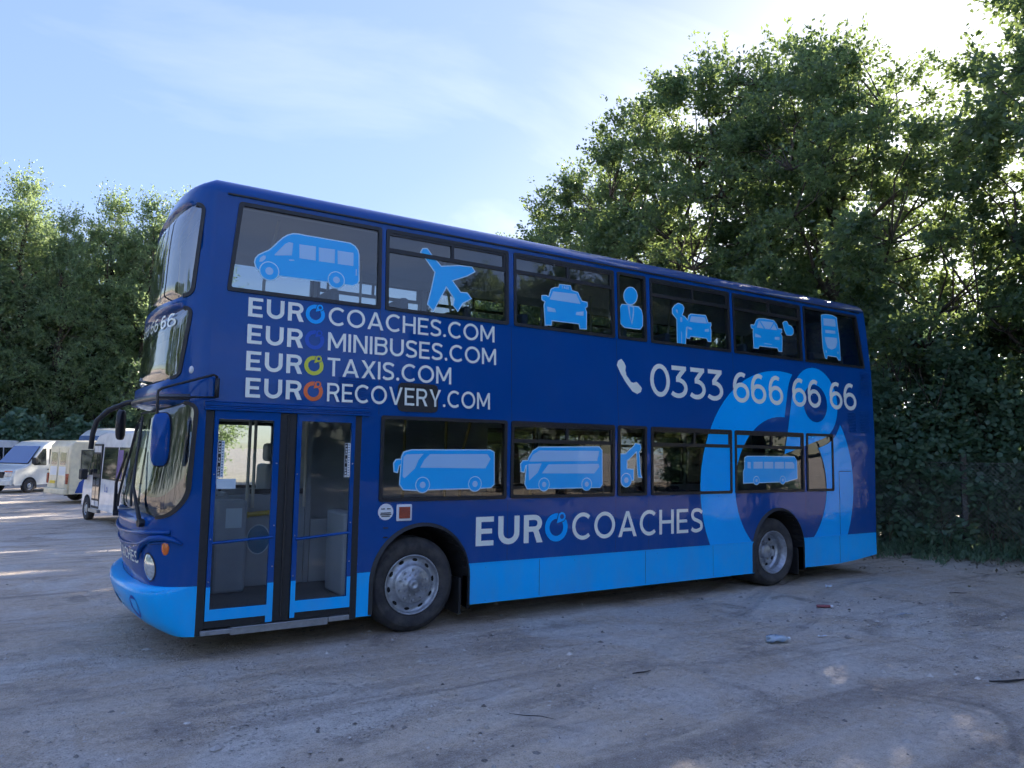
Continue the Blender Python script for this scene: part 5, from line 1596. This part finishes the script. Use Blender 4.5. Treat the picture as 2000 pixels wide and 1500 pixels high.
for i in range(13):
    y = -34+i*5.2
    put_tree('oak_tree', OAK[(i*2) % 3], (-33-2.0*math.sin(i*2.1), y, 0), i*1.7, .92+.08*math.sin(i*1.3), LEAF_OAK, 'oak tree left of the yard, mirrored in the bus windscreen, %s from the near end' % ords[i], 'trees on the left side of the yard')
# fallen leaves near the hedge
rs = np.random.RandomState(8)
N = 700
s_ = rs.uniform(-2.5, 9.5, N); o_ = np.abs(rs.normal(size=N))*1.3+.1
P = np.array(f0)[None]+np.array(fdir)[None]*s_[:, None]+np.array(fn)[None]*o_[:, None]; P[:, 2] = .006
w = link('fallen_leaves', leaves_mesh('fallen_leaves', P, 3.0, .07, .04, rs), LEAF_DRY); tag(w, 'dry fallen leaves scattered in front of the hedge', 'leaves', kind='stuff')

for i in range(6):  # unseen trees added to shade the ground mirrored in the bus
    put_tree('oak_tree', OAK[(i+2) % 3], (17.2+.9*math.sin(i*1.7), -10.6-i*3.7, 0), i*2.1, .92+.05*math.sin(i*2.7), LEAF_OAK, 'oak tree along the fence beyond the right edge, added for its shade, %s past the hedge' % ords[i], 'oak trees beyond the fence')
# ================================================================ parked vehicles
CREAM = principled('cream_paint', (.80,.72,.50), rough=.35, coat=.5, var=.06, var_scale=2, dirt=((.3,.28,.24), .35, 3))
PALEW = principled('pale_green_white_paint', (.72,.74,.69), rough=.3, coat=.6, var=.05, var_scale=2, dirt=((.3,.3,.28), .3, 3))
COLDW = principled('cold_white_paint', (.78,.80,.82), rough=.3, coat=.6, var=.05, var_scale=2, dirt=((.3,.31,.32), .3, 3))
DGLASS = principled('dark_vehicle_glass', (.015,.02,.024), rough=.05, coat=1)
BGLASS = principled('bluish_windscreen', (.10,.16,.30), rough=.06, coat=1)
RUBV = principled('van_trim_black', (.02,.02,.022), rough=.6)
PLATE_Y = principled('yellow_plate', (.75,.55,.03), rough=.5)
BLUE_ST = principled('blue_stripe', (.02,.08,.36), rough=.4)
CURT = principled('purple_curtain', (.22,.15,.32), rough=.9)

def van(name, loc, heading, prof, hw, mat, wheels, wr, side_wins, extras, label, cat, group, bev=.09):
    """local x = forward, profile (x, z); hw = half width; side windows are polygons (x, z) on both flanks"""
    e = empty(name, (loc[0], loc[1], float(gz(loc[0], loc[1]))), math.atan2(heading[1], heading[0]))
    zmax = max(p[1] for p in prof)
    n = len(prof)
    def yw(z): return hw*(1-.07*max(0, (z-1.1)/(zmax-1.1)))
    arches = []
    vs = [(p[0], -yw(p[1]), p[1]) for p in prof]+[(p[0], yw(p[1]), p[1]) for p in prof]
    bm = bmesh.new()
    bv = [bm.verts.new(v) for v in vs]
    bm.faces.new(bv[:n]); bm.faces.new(bv[n:][::-1])
    for i in range(n):
        j = (i+1) % n; bm.faces.new((bv[j], bv[i], bv[n+i], bv[n+j]))
    bmesh.ops.recalc_face_normals(bm, faces=bm.faces[:])
    ed = [ed_ for ed_ in bm.edges if max(v.co.z for v in ed_.verts) > .5]
    bmesh.ops.bevel(bm, geom=ed, offset=bev, segments=3, profile=.5, affect='EDGES', clamp_overlap=True)
    me = bpy.data.meshes.new('body'); bm.to_mesh(me); bm.free()
    body = link('body', me, mat, e, smooth=False)
    for p in me.polygons: p.use_smooth = len(p.vertices) == 4 and p.area < .6
    def flank(poly, s, off=.006):
        return [(x, s*(yw(z)+off), z) for x, z in poly]
    for poly, m_ in side_wins:
        for s in (-1, 1):
            v = flank(poly, s); f = tuple(range(len(v)))
            w_ = link('side_window', mesh_from('side_window', v, [f if s < 0 else f[::-1]]), m_, e)
            o2 = flank(offset_loop(poly, .03), s, .004)
            link('window_seal', mesh_from('window_seal', o2, [f if s < 0 else f[::-1]]), RUBV, w_)
    for x in wheels:
        for s in (-1, 1):
            v = flank(arc(x, wr, wr+.09, wr+.09, 0, 180, 16)+[(x-wr-.09, .2), (x+wr+.09, .2)][0:2], s, .004)
            f = tuple(range(len(v)))
            link('wheel_arch', mesh_from('wheel_arch', v, [f if s < 0 else f[::-1]]), SHADOWM, e)
            m = MB()
            pr_ = [(wr*.55, .0), (wr*.6, -.012), (wr*.85, -.02), (wr*.97, -.005), (wr, .02), (wr, .18), (wr*.5, .2)]
            N = 24
            for r_, yy in pr_:
                for k in range(N):
                    a = 2*math.pi*k/N; z_ = wr+r_*math.sin(a)
                    m.v.append((x+r_*math.cos(a), s*(yw(.5)-yy+.02), max(.003, z_)))
            for i in range(len(pr_)-1):
                for k in range(N):
                    k2 = (k+1) % N; m.f.append((i*N+k, i*N+k2, (i+1)*N+k2, (i+1)*N+k)); m.m.append(0)
            t_ = m.build('wheel', TYRE, e, smooth=True)
            m = MB()
            for r1, y1, r2, y2 in ((wr*.56,.0,wr*.45,.03),(wr*.45,.03,wr*.25,-.005),(wr*.25,-.005,.01,-.012)):
                vs2 = [(x+r1*math.cos(2*math.pi*k/N), s*(yw(.5)-y1+.02), wr+r1*math.sin(2*math.pi*k/N)) for k in range(N)]+[(x+r2*math.cos(2*math.pi*k/N), s*(yw(.5)-y2+.02), wr+r2*math.sin(2*math.pi*k/N)) for k in range(N)]
                m.add(vs2, [(k, (k+1) % N, N+(k+1) % N, N+k) for k in range(N)])
            m.build('rim', STEELW, t_, smooth=True)
    extras(e, yw, flank)
    tag(e, label, cat, group)
    return e
def quad(name, e, pts, mat, parent=None):
    return link(name, mesh_from(name, pts, [tuple(range(len(pts)))]), mat, parent or e)

SPR = [(-2.85,.38),(2.55,.38),(2.72,.50),(2.72,.80),(2.62,1.12),(1.92,1.32),(1.78,1.40),(1.02,2.28),(.60,2.50),(-.2,2.58),(-2.62,2.55),(-2.80,2.35)]
def spr_front(e, yw, flank):
    a, b = Vector((1.80, 0, 1.42)), Vector((1.06, 0, 2.26)); nn = Vector((.75, 0, .66))*.03
    y0, y1 = yw(1.4)-.10, yw(2.2)-.16
    wsn = quad('windscreen', e, [tuple(a+nn+Vector((0,-y0,0))), tuple(a+nn+Vector((0,y0,0))), tuple(b+nn+Vector((0,y1,0))), tuple(b+nn+Vector((0,-y1,0)))], BGLASS)
    a2, b2 = a+nn*.6, b+nn*.6
    quad('windscreen_seal', e, [tuple(a2+Vector((-.0,-y0-.04,-.03))), tuple(a2+Vector((0,y0+.04,-.03))), tuple(b2+Vector((.01,y1+.04,.0))), tuple(b2+Vector((.01,-y1-.04,.0)))], RUBV, wsn)
    m = MB(); m.box(2.66, 2.75, -.45, .45, .74, 1.02); m.build('grille', RUBV, e)
    for s in (-1, 1):
        m = MB(); m.box(2.55, 2.735, *sorted((s*.50, s*.88)), .80, 1.02); m.build('headlamp', LAMPC, e, bevel=.03)
        m = MB(); m.box(2.56, 2.74, *sorted((s*.50, s*.88)), 1.025, 1.07); m.build('indicator', AMBER, e, bevel=.01)
        m = MB(); m.box(1.55, 1.75, *sorted((s*(yw(1.5)+.05), s*(yw(1.5)+.27))), 1.40, 1.72); m.build('wing_mirror', RUBV, e, bevel=.04)
        m = MB(); m.box(.55, .75, *sorted((s*yw(1.0), s*(yw(1.0)+.02))), 1.10, 1.14); m.build('door_handle', RUBV, e)
    m = MB(); m.box(2.55, 2.80, -.93, .93, .38, .66); m.build('bumper', PALEW, e, bevel=.05)
    quad('number_plate', e, [(2.806,-.26,.46),(2.806,.26,.46),(2.806,.26,.57),(2.806,-.26,.57)], WHITE)
sw = [([(1.52,1.36),(1.62,1.44),(1.02,2.12),(.86,2.14),(.84,1.36)], DGLASS), ([(.62,1.42),(.62,2.12),(-.75,2.12),(-.75,1.42)], DGLASS), ([(-.88,1.42),(-.88,2.12),(-2.3,2.12),(-2.3,1.42)], DGLASS)]
fd = Vector((-.70, -.714)); fl = Vector((.714, -.70))
def at_wheel(wp, hd, lf, fx, hw): 
    c = Vector(wp)-Vector(hd)*fx-Vector(lf)*hw
    return (c.x, c.y)
van('white_van', at_wheel((-1.85, 36.2), fd, fl, 1.75, .97), fd, SPR, .97, PALEW, (1.75, -1.7), .34, sw, spr_front, 'pale white minibus facing the camera at the far left, its bluish windscreen showing', 'van', 'parked minibuses and coach')
van('white_van', (-4.6, 45.0), Vector((-.6,-.8)), SPR, .97, COLDW, (1.75, -1.7), .34, sw, spr_front, 'white minibus cut off by the left edge, roof and dark glass showing', 'van', 'parked minibuses and coach')
# cream minibus, rear towards the camera
def cream_extras(e, yw, flank):
    xr = -2.80
    def rq(name, y0, y1, z0, z1, mat, off=.012, par=None):
        def X(z): return -2.85+(.0 if z < .9 else (z-.4)/1.95*.05)-off
        return quad(name, e, [(X(z0),y0,z0),(X(z0),y1,z0),(X(z1),y1,z1),(X(z1),y0,z1)], mat, par)
    for s in (-1, 1):
        d = rq('rear_door', *sorted((s*.03, s*.78)), .62, 2.24, CREAM, .010)
        w_ = rq('rear_window', *sorted((s*.14, s*.68)), 1.55, 2.05, DGLASS, .022)
        rq('window_surround', *sorted((s*.10, s*.72)), 1.12, 1.48, WHITE, .018, d)
        m = MB(); m.box(-2.89, -2.70, *sorted((s*.82, s*.95)), .78, 1.20); m.build('tail_lamp', REDLENS, e, bevel=.02)
    rq('door_gap', -.012, .012, .62, 2.24, RUBV, .02)
    rq('number_plate', .12, .64, .78, .90, PLATE_Y, .03)
    m = MB(); m.box(-2.96, -2.75, -.95, .95, .36, .60); m.build('bumper', CREAM, e, bevel=.04)
    for s in (-1, 1):
        v = flank([(-2.55,.42),(-2.1,.42),(-1.95,.75),(-1.55,1.1),(-1.0,1.32),(-.3,1.38),(-.3,1.5),(-1.2,1.5),(-1.95,1.25),(-2.4,.85)], s, .008)
        f = tuple(range(len(v))); link('blue_flash', mesh_from('blue_flash', v, [f if s < 0 else f[::-1]]), BLUE_ST, e)
    spr_front(e, yw, flank)
swc = [([(1.52,1.36),(1.62,1.44),(1.02,2.12),(.86,2.14),(.84,1.36)], DGLASS), ([(.62,1.30),(.62,2.14),(-.85,2.14),(-.85,1.30)], DGLASS), ([(-1.0,1.30),(-1.0,2.14),(-2.35,2.14),(-2.35,1.30)], DGLASS)]
hd = Vector((.93, .36)).normalized(); rc = Vector((-.84, 28.7))
cc = rc+hd*2.9
van('cream_minibus', (cc.x, cc.y), hd, SPR, .99, CREAM, (1.75, -1.7), .34, swc, cream_extras, 'cream minibus with its rear doors to the camera and a blue flash on its flank', 'minibus', 'parked minibuses and coach')
# white minibus with folding door, nearest
MINI = [(-3.3,.40),(2.75,.40),(2.95,.6),(2.95,1.05),(2.80,1.30),(2.45,1.42),(2.05,2.40),(1.7,2.72),(.8,2.82),(-3.1,2.80),(-3.3,2.5)]
def mini_extras(e, yw, flank):
    for s in (1,):
        fr = MB()
        x0, x1, z0, z1 = .95, 1.78, .42, 2.42
        def bx(a, b, c, d, o0=.0, o1=.03): fr.box(a, b, *sorted((s*(yw(1.4)-.0+o0-.02), s*(yw(1.4)+o1))), c, d)
        bx(x0, x1, z0, z1, -.03, .012)
        d = fr.build('folding_door', RUBV, e)
        m = MB()
        m2 = MB()
        for a, b in ((x0+.06, (x0+x1)/2-.03), ((x0+x1)/2+.03, x1-.06)):
            for c_, d_, mm in ((.50,.66,m2),(.72,1.10,m),(1.14,1.38,m),(1.50,2.10,m),(2.16,2.36,m2)):
                mm.box(a, b, *sorted((s*(yw(1.4)+.012), s*(yw(1.4)+.022))), c_, d_)
        m.build('door_pane', DGLASS, d); m2.build('door_panel', COLDW, d)
        m = MB(); m.box(.9, 1.85, *sorted((s*(yw(.4)-.05), s*(yw(.4)+.06))), .30, .40); m.build('door_step', ALU, e)
    for s in (-1, 1):
        m = MB(); m.box(2.15, 2.45, *sorted((s*(yw(1.4)+.06), s*(yw(1.4)+.26))), 1.28, 1.62); m.build('wing_mirror', RUBV, e, bevel=.04)
        v = flank([(-2.9,1.33),(-2.9,1.38),(.85,1.38),(.85,1.33)], s, .007)
        v = flank([(-.62,1.42),(-.62,2.25),(-1.1,2.25),(-1.1,1.42)], s, .009); f = tuple(range(4))
        link('curtain', mesh_from('curtain', v, [f if s < 0 else f[::-1]]), CURT, e)
    m = MB()
    a, b = (2.42, 1.46), (2.08, 2.36)
    quad('windscreen', e, [(a[0]+.03,-yw(1.5)+.1,a[1]),(a[0]+.03,yw(1.5)-.1,a[1]),(b[0]+.03,yw(2.3)-.12,b[1]),(b[0]+.03,-yw(2.3)+.12,b[1])], BGLASS)
    for s in (-1, 1):
        m = MB(); m.box(2.8, 2.975, *sorted((s*.55, s*.9)), .78, 1.0); m.build('headlamp', LAMPC, e, bevel=.03)
    m = MB(); m.box(2.7, 3.03, -.98, .98, .40, .66); m.build('bumper', COLDW, e, bevel=.05)
    pcs = text_pieces('L', 0, 0, .2, .13)
    v = flank([(.42,.98),(.30,.98),(.30,1.0),(.37,1.0),(.37,1.20),(.42,1.20)], 1, .008); link('lettering', mesh_from('lettering', v, [tuple(range(6))]), BLUE_ST, e)
    v = flank([(.22,.99),(.12,.97),(.10,1.05),(.14,1.14),(.22,1.12),(.17,1.06),(.17,1.02)], 1, .008); link('lettering', mesh_from('lettering', v, [tuple(range(7))]), BLUE_ST, e)
swm = [([(2.28,1.46),(1.98,2.25),(1.88,2.25),(1.88,1.46)], DGLASS), ([(.80,1.38),(.80,2.30),(-.55,2.30),(-.55,1.38)], DGLASS), ([(-.70,1.38),(-.70,2.30),(-1.9,2.30),(-1.9,1.38)], DGLASS), ([(-2.0,1.38),(-2.0,2.30),(-3.0,2.30),(-3.0,1.38)], DGLASS)]
hd = Vector((-.20, .98)).normalized(); lf = Vector((-hd.y, hd.x))
# visible flank is the left flank: left normal must face the camera
c4 = Vector((.0, 20.3))-hd*2.15-lf*1.0
van('white_minibus', (c4.x, c4.y), hd, MINI, 1.0, COLDW, (2.25, -1.9), .36, swm, mini_extras, 'white minibus with a narrow folding glazed door, beside the bus front', 'minibus', 'parked minibuses and coach')
# coach behind
COACH = [(-4.6,.40),(4.35,.40),(4.55,.7),(4.50,1.25),(3.95,2.95),(3.5,3.28),(2.6,3.42),(-4.3,3.40),(-4.55,3.1)]
def coach_extras(e, yw, flank):
    a, b = (4.47, 1.35), (3.97, 2.92)
    quad('windscreen', e, [(a[0]+.03,-yw(1.5)+.08,a[1]),(a[0]+.03,yw(1.5)-.08,a[1]),(b[0]+.03,yw(2.9)-.1,b[1]),(b[0]+.03,-yw(2.9)+.1,b[1])], BGLASS)
    for s in (-1, 1):
        m = MB(); m.box(4.3, 4.57, *sorted((s*.7, s*1.1)), .75, 1.0); m.build('headlamp', LAMPC, e, bevel=.03)
        m = MB(); m.box(4.35, 4.6, *sorted((s*1.25, s*1.5)), 1.9, 2.5); m.build('wing_mirror', RUBV, e, bevel=.05)
    m = MB(); m.box(4.2, 4.62, -1.2, 1.2, .42, .7); m.build('bumper', PALEW, e, bevel=.06)
swk = [([(3.7,1.5),(3.45,2.75),(1.6,2.75),(1.6,1.5)], DGLASS), ([(1.5,1.5),(1.5,2.75),(-.4,2.75),(-.4,1.5)], DGLASS), ([(-.5,1.5),(-.5,2.75),(-2.4,2.75),(-2.4,1.5)], DGLASS), ([(-2.5,1.5),(-2.5,2.75),(-4.2,2.75),(-4.2,1.5)], DGLASS)]
van('coach', (4.2, 46.0), Vector((-.78,-.62)), COACH, 1.22, PALEW, (2.7, -2.3), .48, swk, coach_extras, 'pale coach behind the minibuses, blue windscreen and roof showing above them', 'coach', 'parked minibuses and coach', bev=.14)

# ================================================================ litter
LIT_C, n_, l_, out_ = nodes('clear_plastic')
gp = n_.new('ShaderNodeBsdfPrincipled'); gp.inputs['Base Color'].default_value = (.62,.76,.90,1); gp.inputs['Roughness'].default_value = .15; gp.inputs['Transmission Weight'].default_value = .45; gp.inputs['Coat Weight'].default_value = .6; l_.new(gp.outputs[0], out_.inputs[0])
def bottle(loc, rz):
    rs = np.random.RandomState(4)
    prof = [(.0,-.10),(.026,-.10),(.032,-.092),(.033,-.06),(.026,-.04),(.030,-.02),(.033,.01),(.028,.035),(.022,.055),(.013,.075),(.012,.09),(.0,.09)]
    N = 14; vs, fs = [], []
    for r_, x in prof:
        for k in range(N):
            a = 2*math.pi*k/N
            q = 1+.28*math.sin(3*a+x*60)+rs.normal()*.06
            vs.append((x+.012*math.sin(2*a+x*40), r_*q*math.cos(a)*1.25, max(-.029, r_*q*math.sin(a)*.85)+.030))
    for i in range(len(prof)-1):
        for k in range(N):
            k2 = (k+1) % N; fs.append((i*N+k, i*N+k2, (i+1)*N+k2, (i+1)*N+k))
    e = empty('plastic_bottle', loc, rz)
    link('bottle_body', mesh_from('bottle_body', vs, fs, smooth=True), LIT_C, e)
    m = MB(); m.tube([(.086,0,.028),(.104,0,.028)], .015, 12); m.build('cap', WHITE, e)
    e.scale = (1.15,1.25,1.2)
    tag(e, 'crushed clear plastic bottle lying on the dirt right of centre', 'bottle')
bottle((5.10,-2.05,0), math.radians(-25))
def scrap(loc, rz, L, W, mat, label, seed, name='paper_scrap', hump=.03):
    rs = np.random.RandomState(seed)
    nx_, ny_ = 9, 6; vs, fs = [], []
    for i in range(nx_):
        for j in range(ny_):
            u, v = i/(nx_-1)-.5, j/(ny_-1)-.5
            z = abs(hump*math.sin(5*u+seed)*math.cos(4*v+seed)+rs.normal()*hump*.35)+.003
            vs.append((u*L*(1+.3*math.sin(v*7+seed))+rs.normal()*L*.03, v*W*(1+.5*math.sin(u*6+seed))+rs.normal()*W*.05, z))
    for i in range(nx_-1):
        for j in range(ny_-1): fs.append((i*ny_+j, (i+1)*ny_+j, (i+1)*ny_+j+1, i*ny_+j+1))
    o = link(name, mesh_from(name, vs, fs), mat, None, loc=loc); o.rotation_euler.z = rz
    tag(o, label, 'litter'); return o
WPAP = principled('white_litter', (.62,.68,.74), rough=.5, var=.15, var_scale=30)
GPAP = principled('grey_litter', (.34,.36,.38), rough=.7, var=.2, var_scale=30)
scrap((8.322, -0.383, 0), .3, .17, .06, WPAP, 'white scrap of paper on the dirt just right of the rear wheel', 1, hump=.035)
scrap((7.515, -1.953, 0), -.4, .20, .05, GPAP, 'thin greyish-white scrap on the dirt right of the red tube', 2, hump=.02)
scrap((5.697, -2.118, 0), -.2, .10, .03, WPAP, 'tiny white scrap on the dirt beside the plastic bottle', 3, hump=.01)
scrap((12.846, 0.813, 0), -.9, .18, .07, WPAP, 'small white scrap at the foot of the hedge', 5, hump=.03)
e = empty('cardboard_tube', (7.006, -1.235, 0), math.radians(-35))
m = MB(); m.tube([(-.09,0,.019),(.07,0,.019)], .018, 12); m.build('red_sleeve', principled('red_print', (.30,.09,.10), rough=.6), e)
m = MB(); m.tube([(.07,0,.019),(.10,0,.019)], .0185, 12); m.build('white_end', WHITE, e)
tag(e, 'small red and white tube lying on the dirt below the rear wheel', 'litter')
DARKW = principled('dark_wood', (.035,.032,.03), rough=.9)
def stick(x, y, L, rz, r, label, name='stick'):
    r *= .55
    m = MB(); rs = np.random.RandomState(int(abs(x*100)))
    m.tube([(-L/2,0,r),(-L/6,rs.normal()*L*.04,r*1.3),(L/6,rs.normal()*L*.05,r),(L/2,rs.normal()*L*.06,r)], [r*.6,r,r*.9,r*.4], 6)
    o = m.build(name, DARKW, None); o.location = (x, y, 0); o.rotation_euler.z = rz; tag(o, label, 'stick')
stick(5.758,-3.871,.42,-.45,.018,'dark stick at the right edge of the yard')
stick(3.199,-2.159,.20,-.15,.010,'short dark stick on the pale gravel patch in the foreground')
stick(1.819,-2.544,.34,-.75,.005,'thin curved twig in the foreground left of the pale patch')
stick(9.559,-1.529,.26,-.5,.012,'dark stick on the dirt between the bus rear and the right edge')
stick(7.656,-2.664,.10,-.4,.008,'small dark chip on the dirt near the right edge')
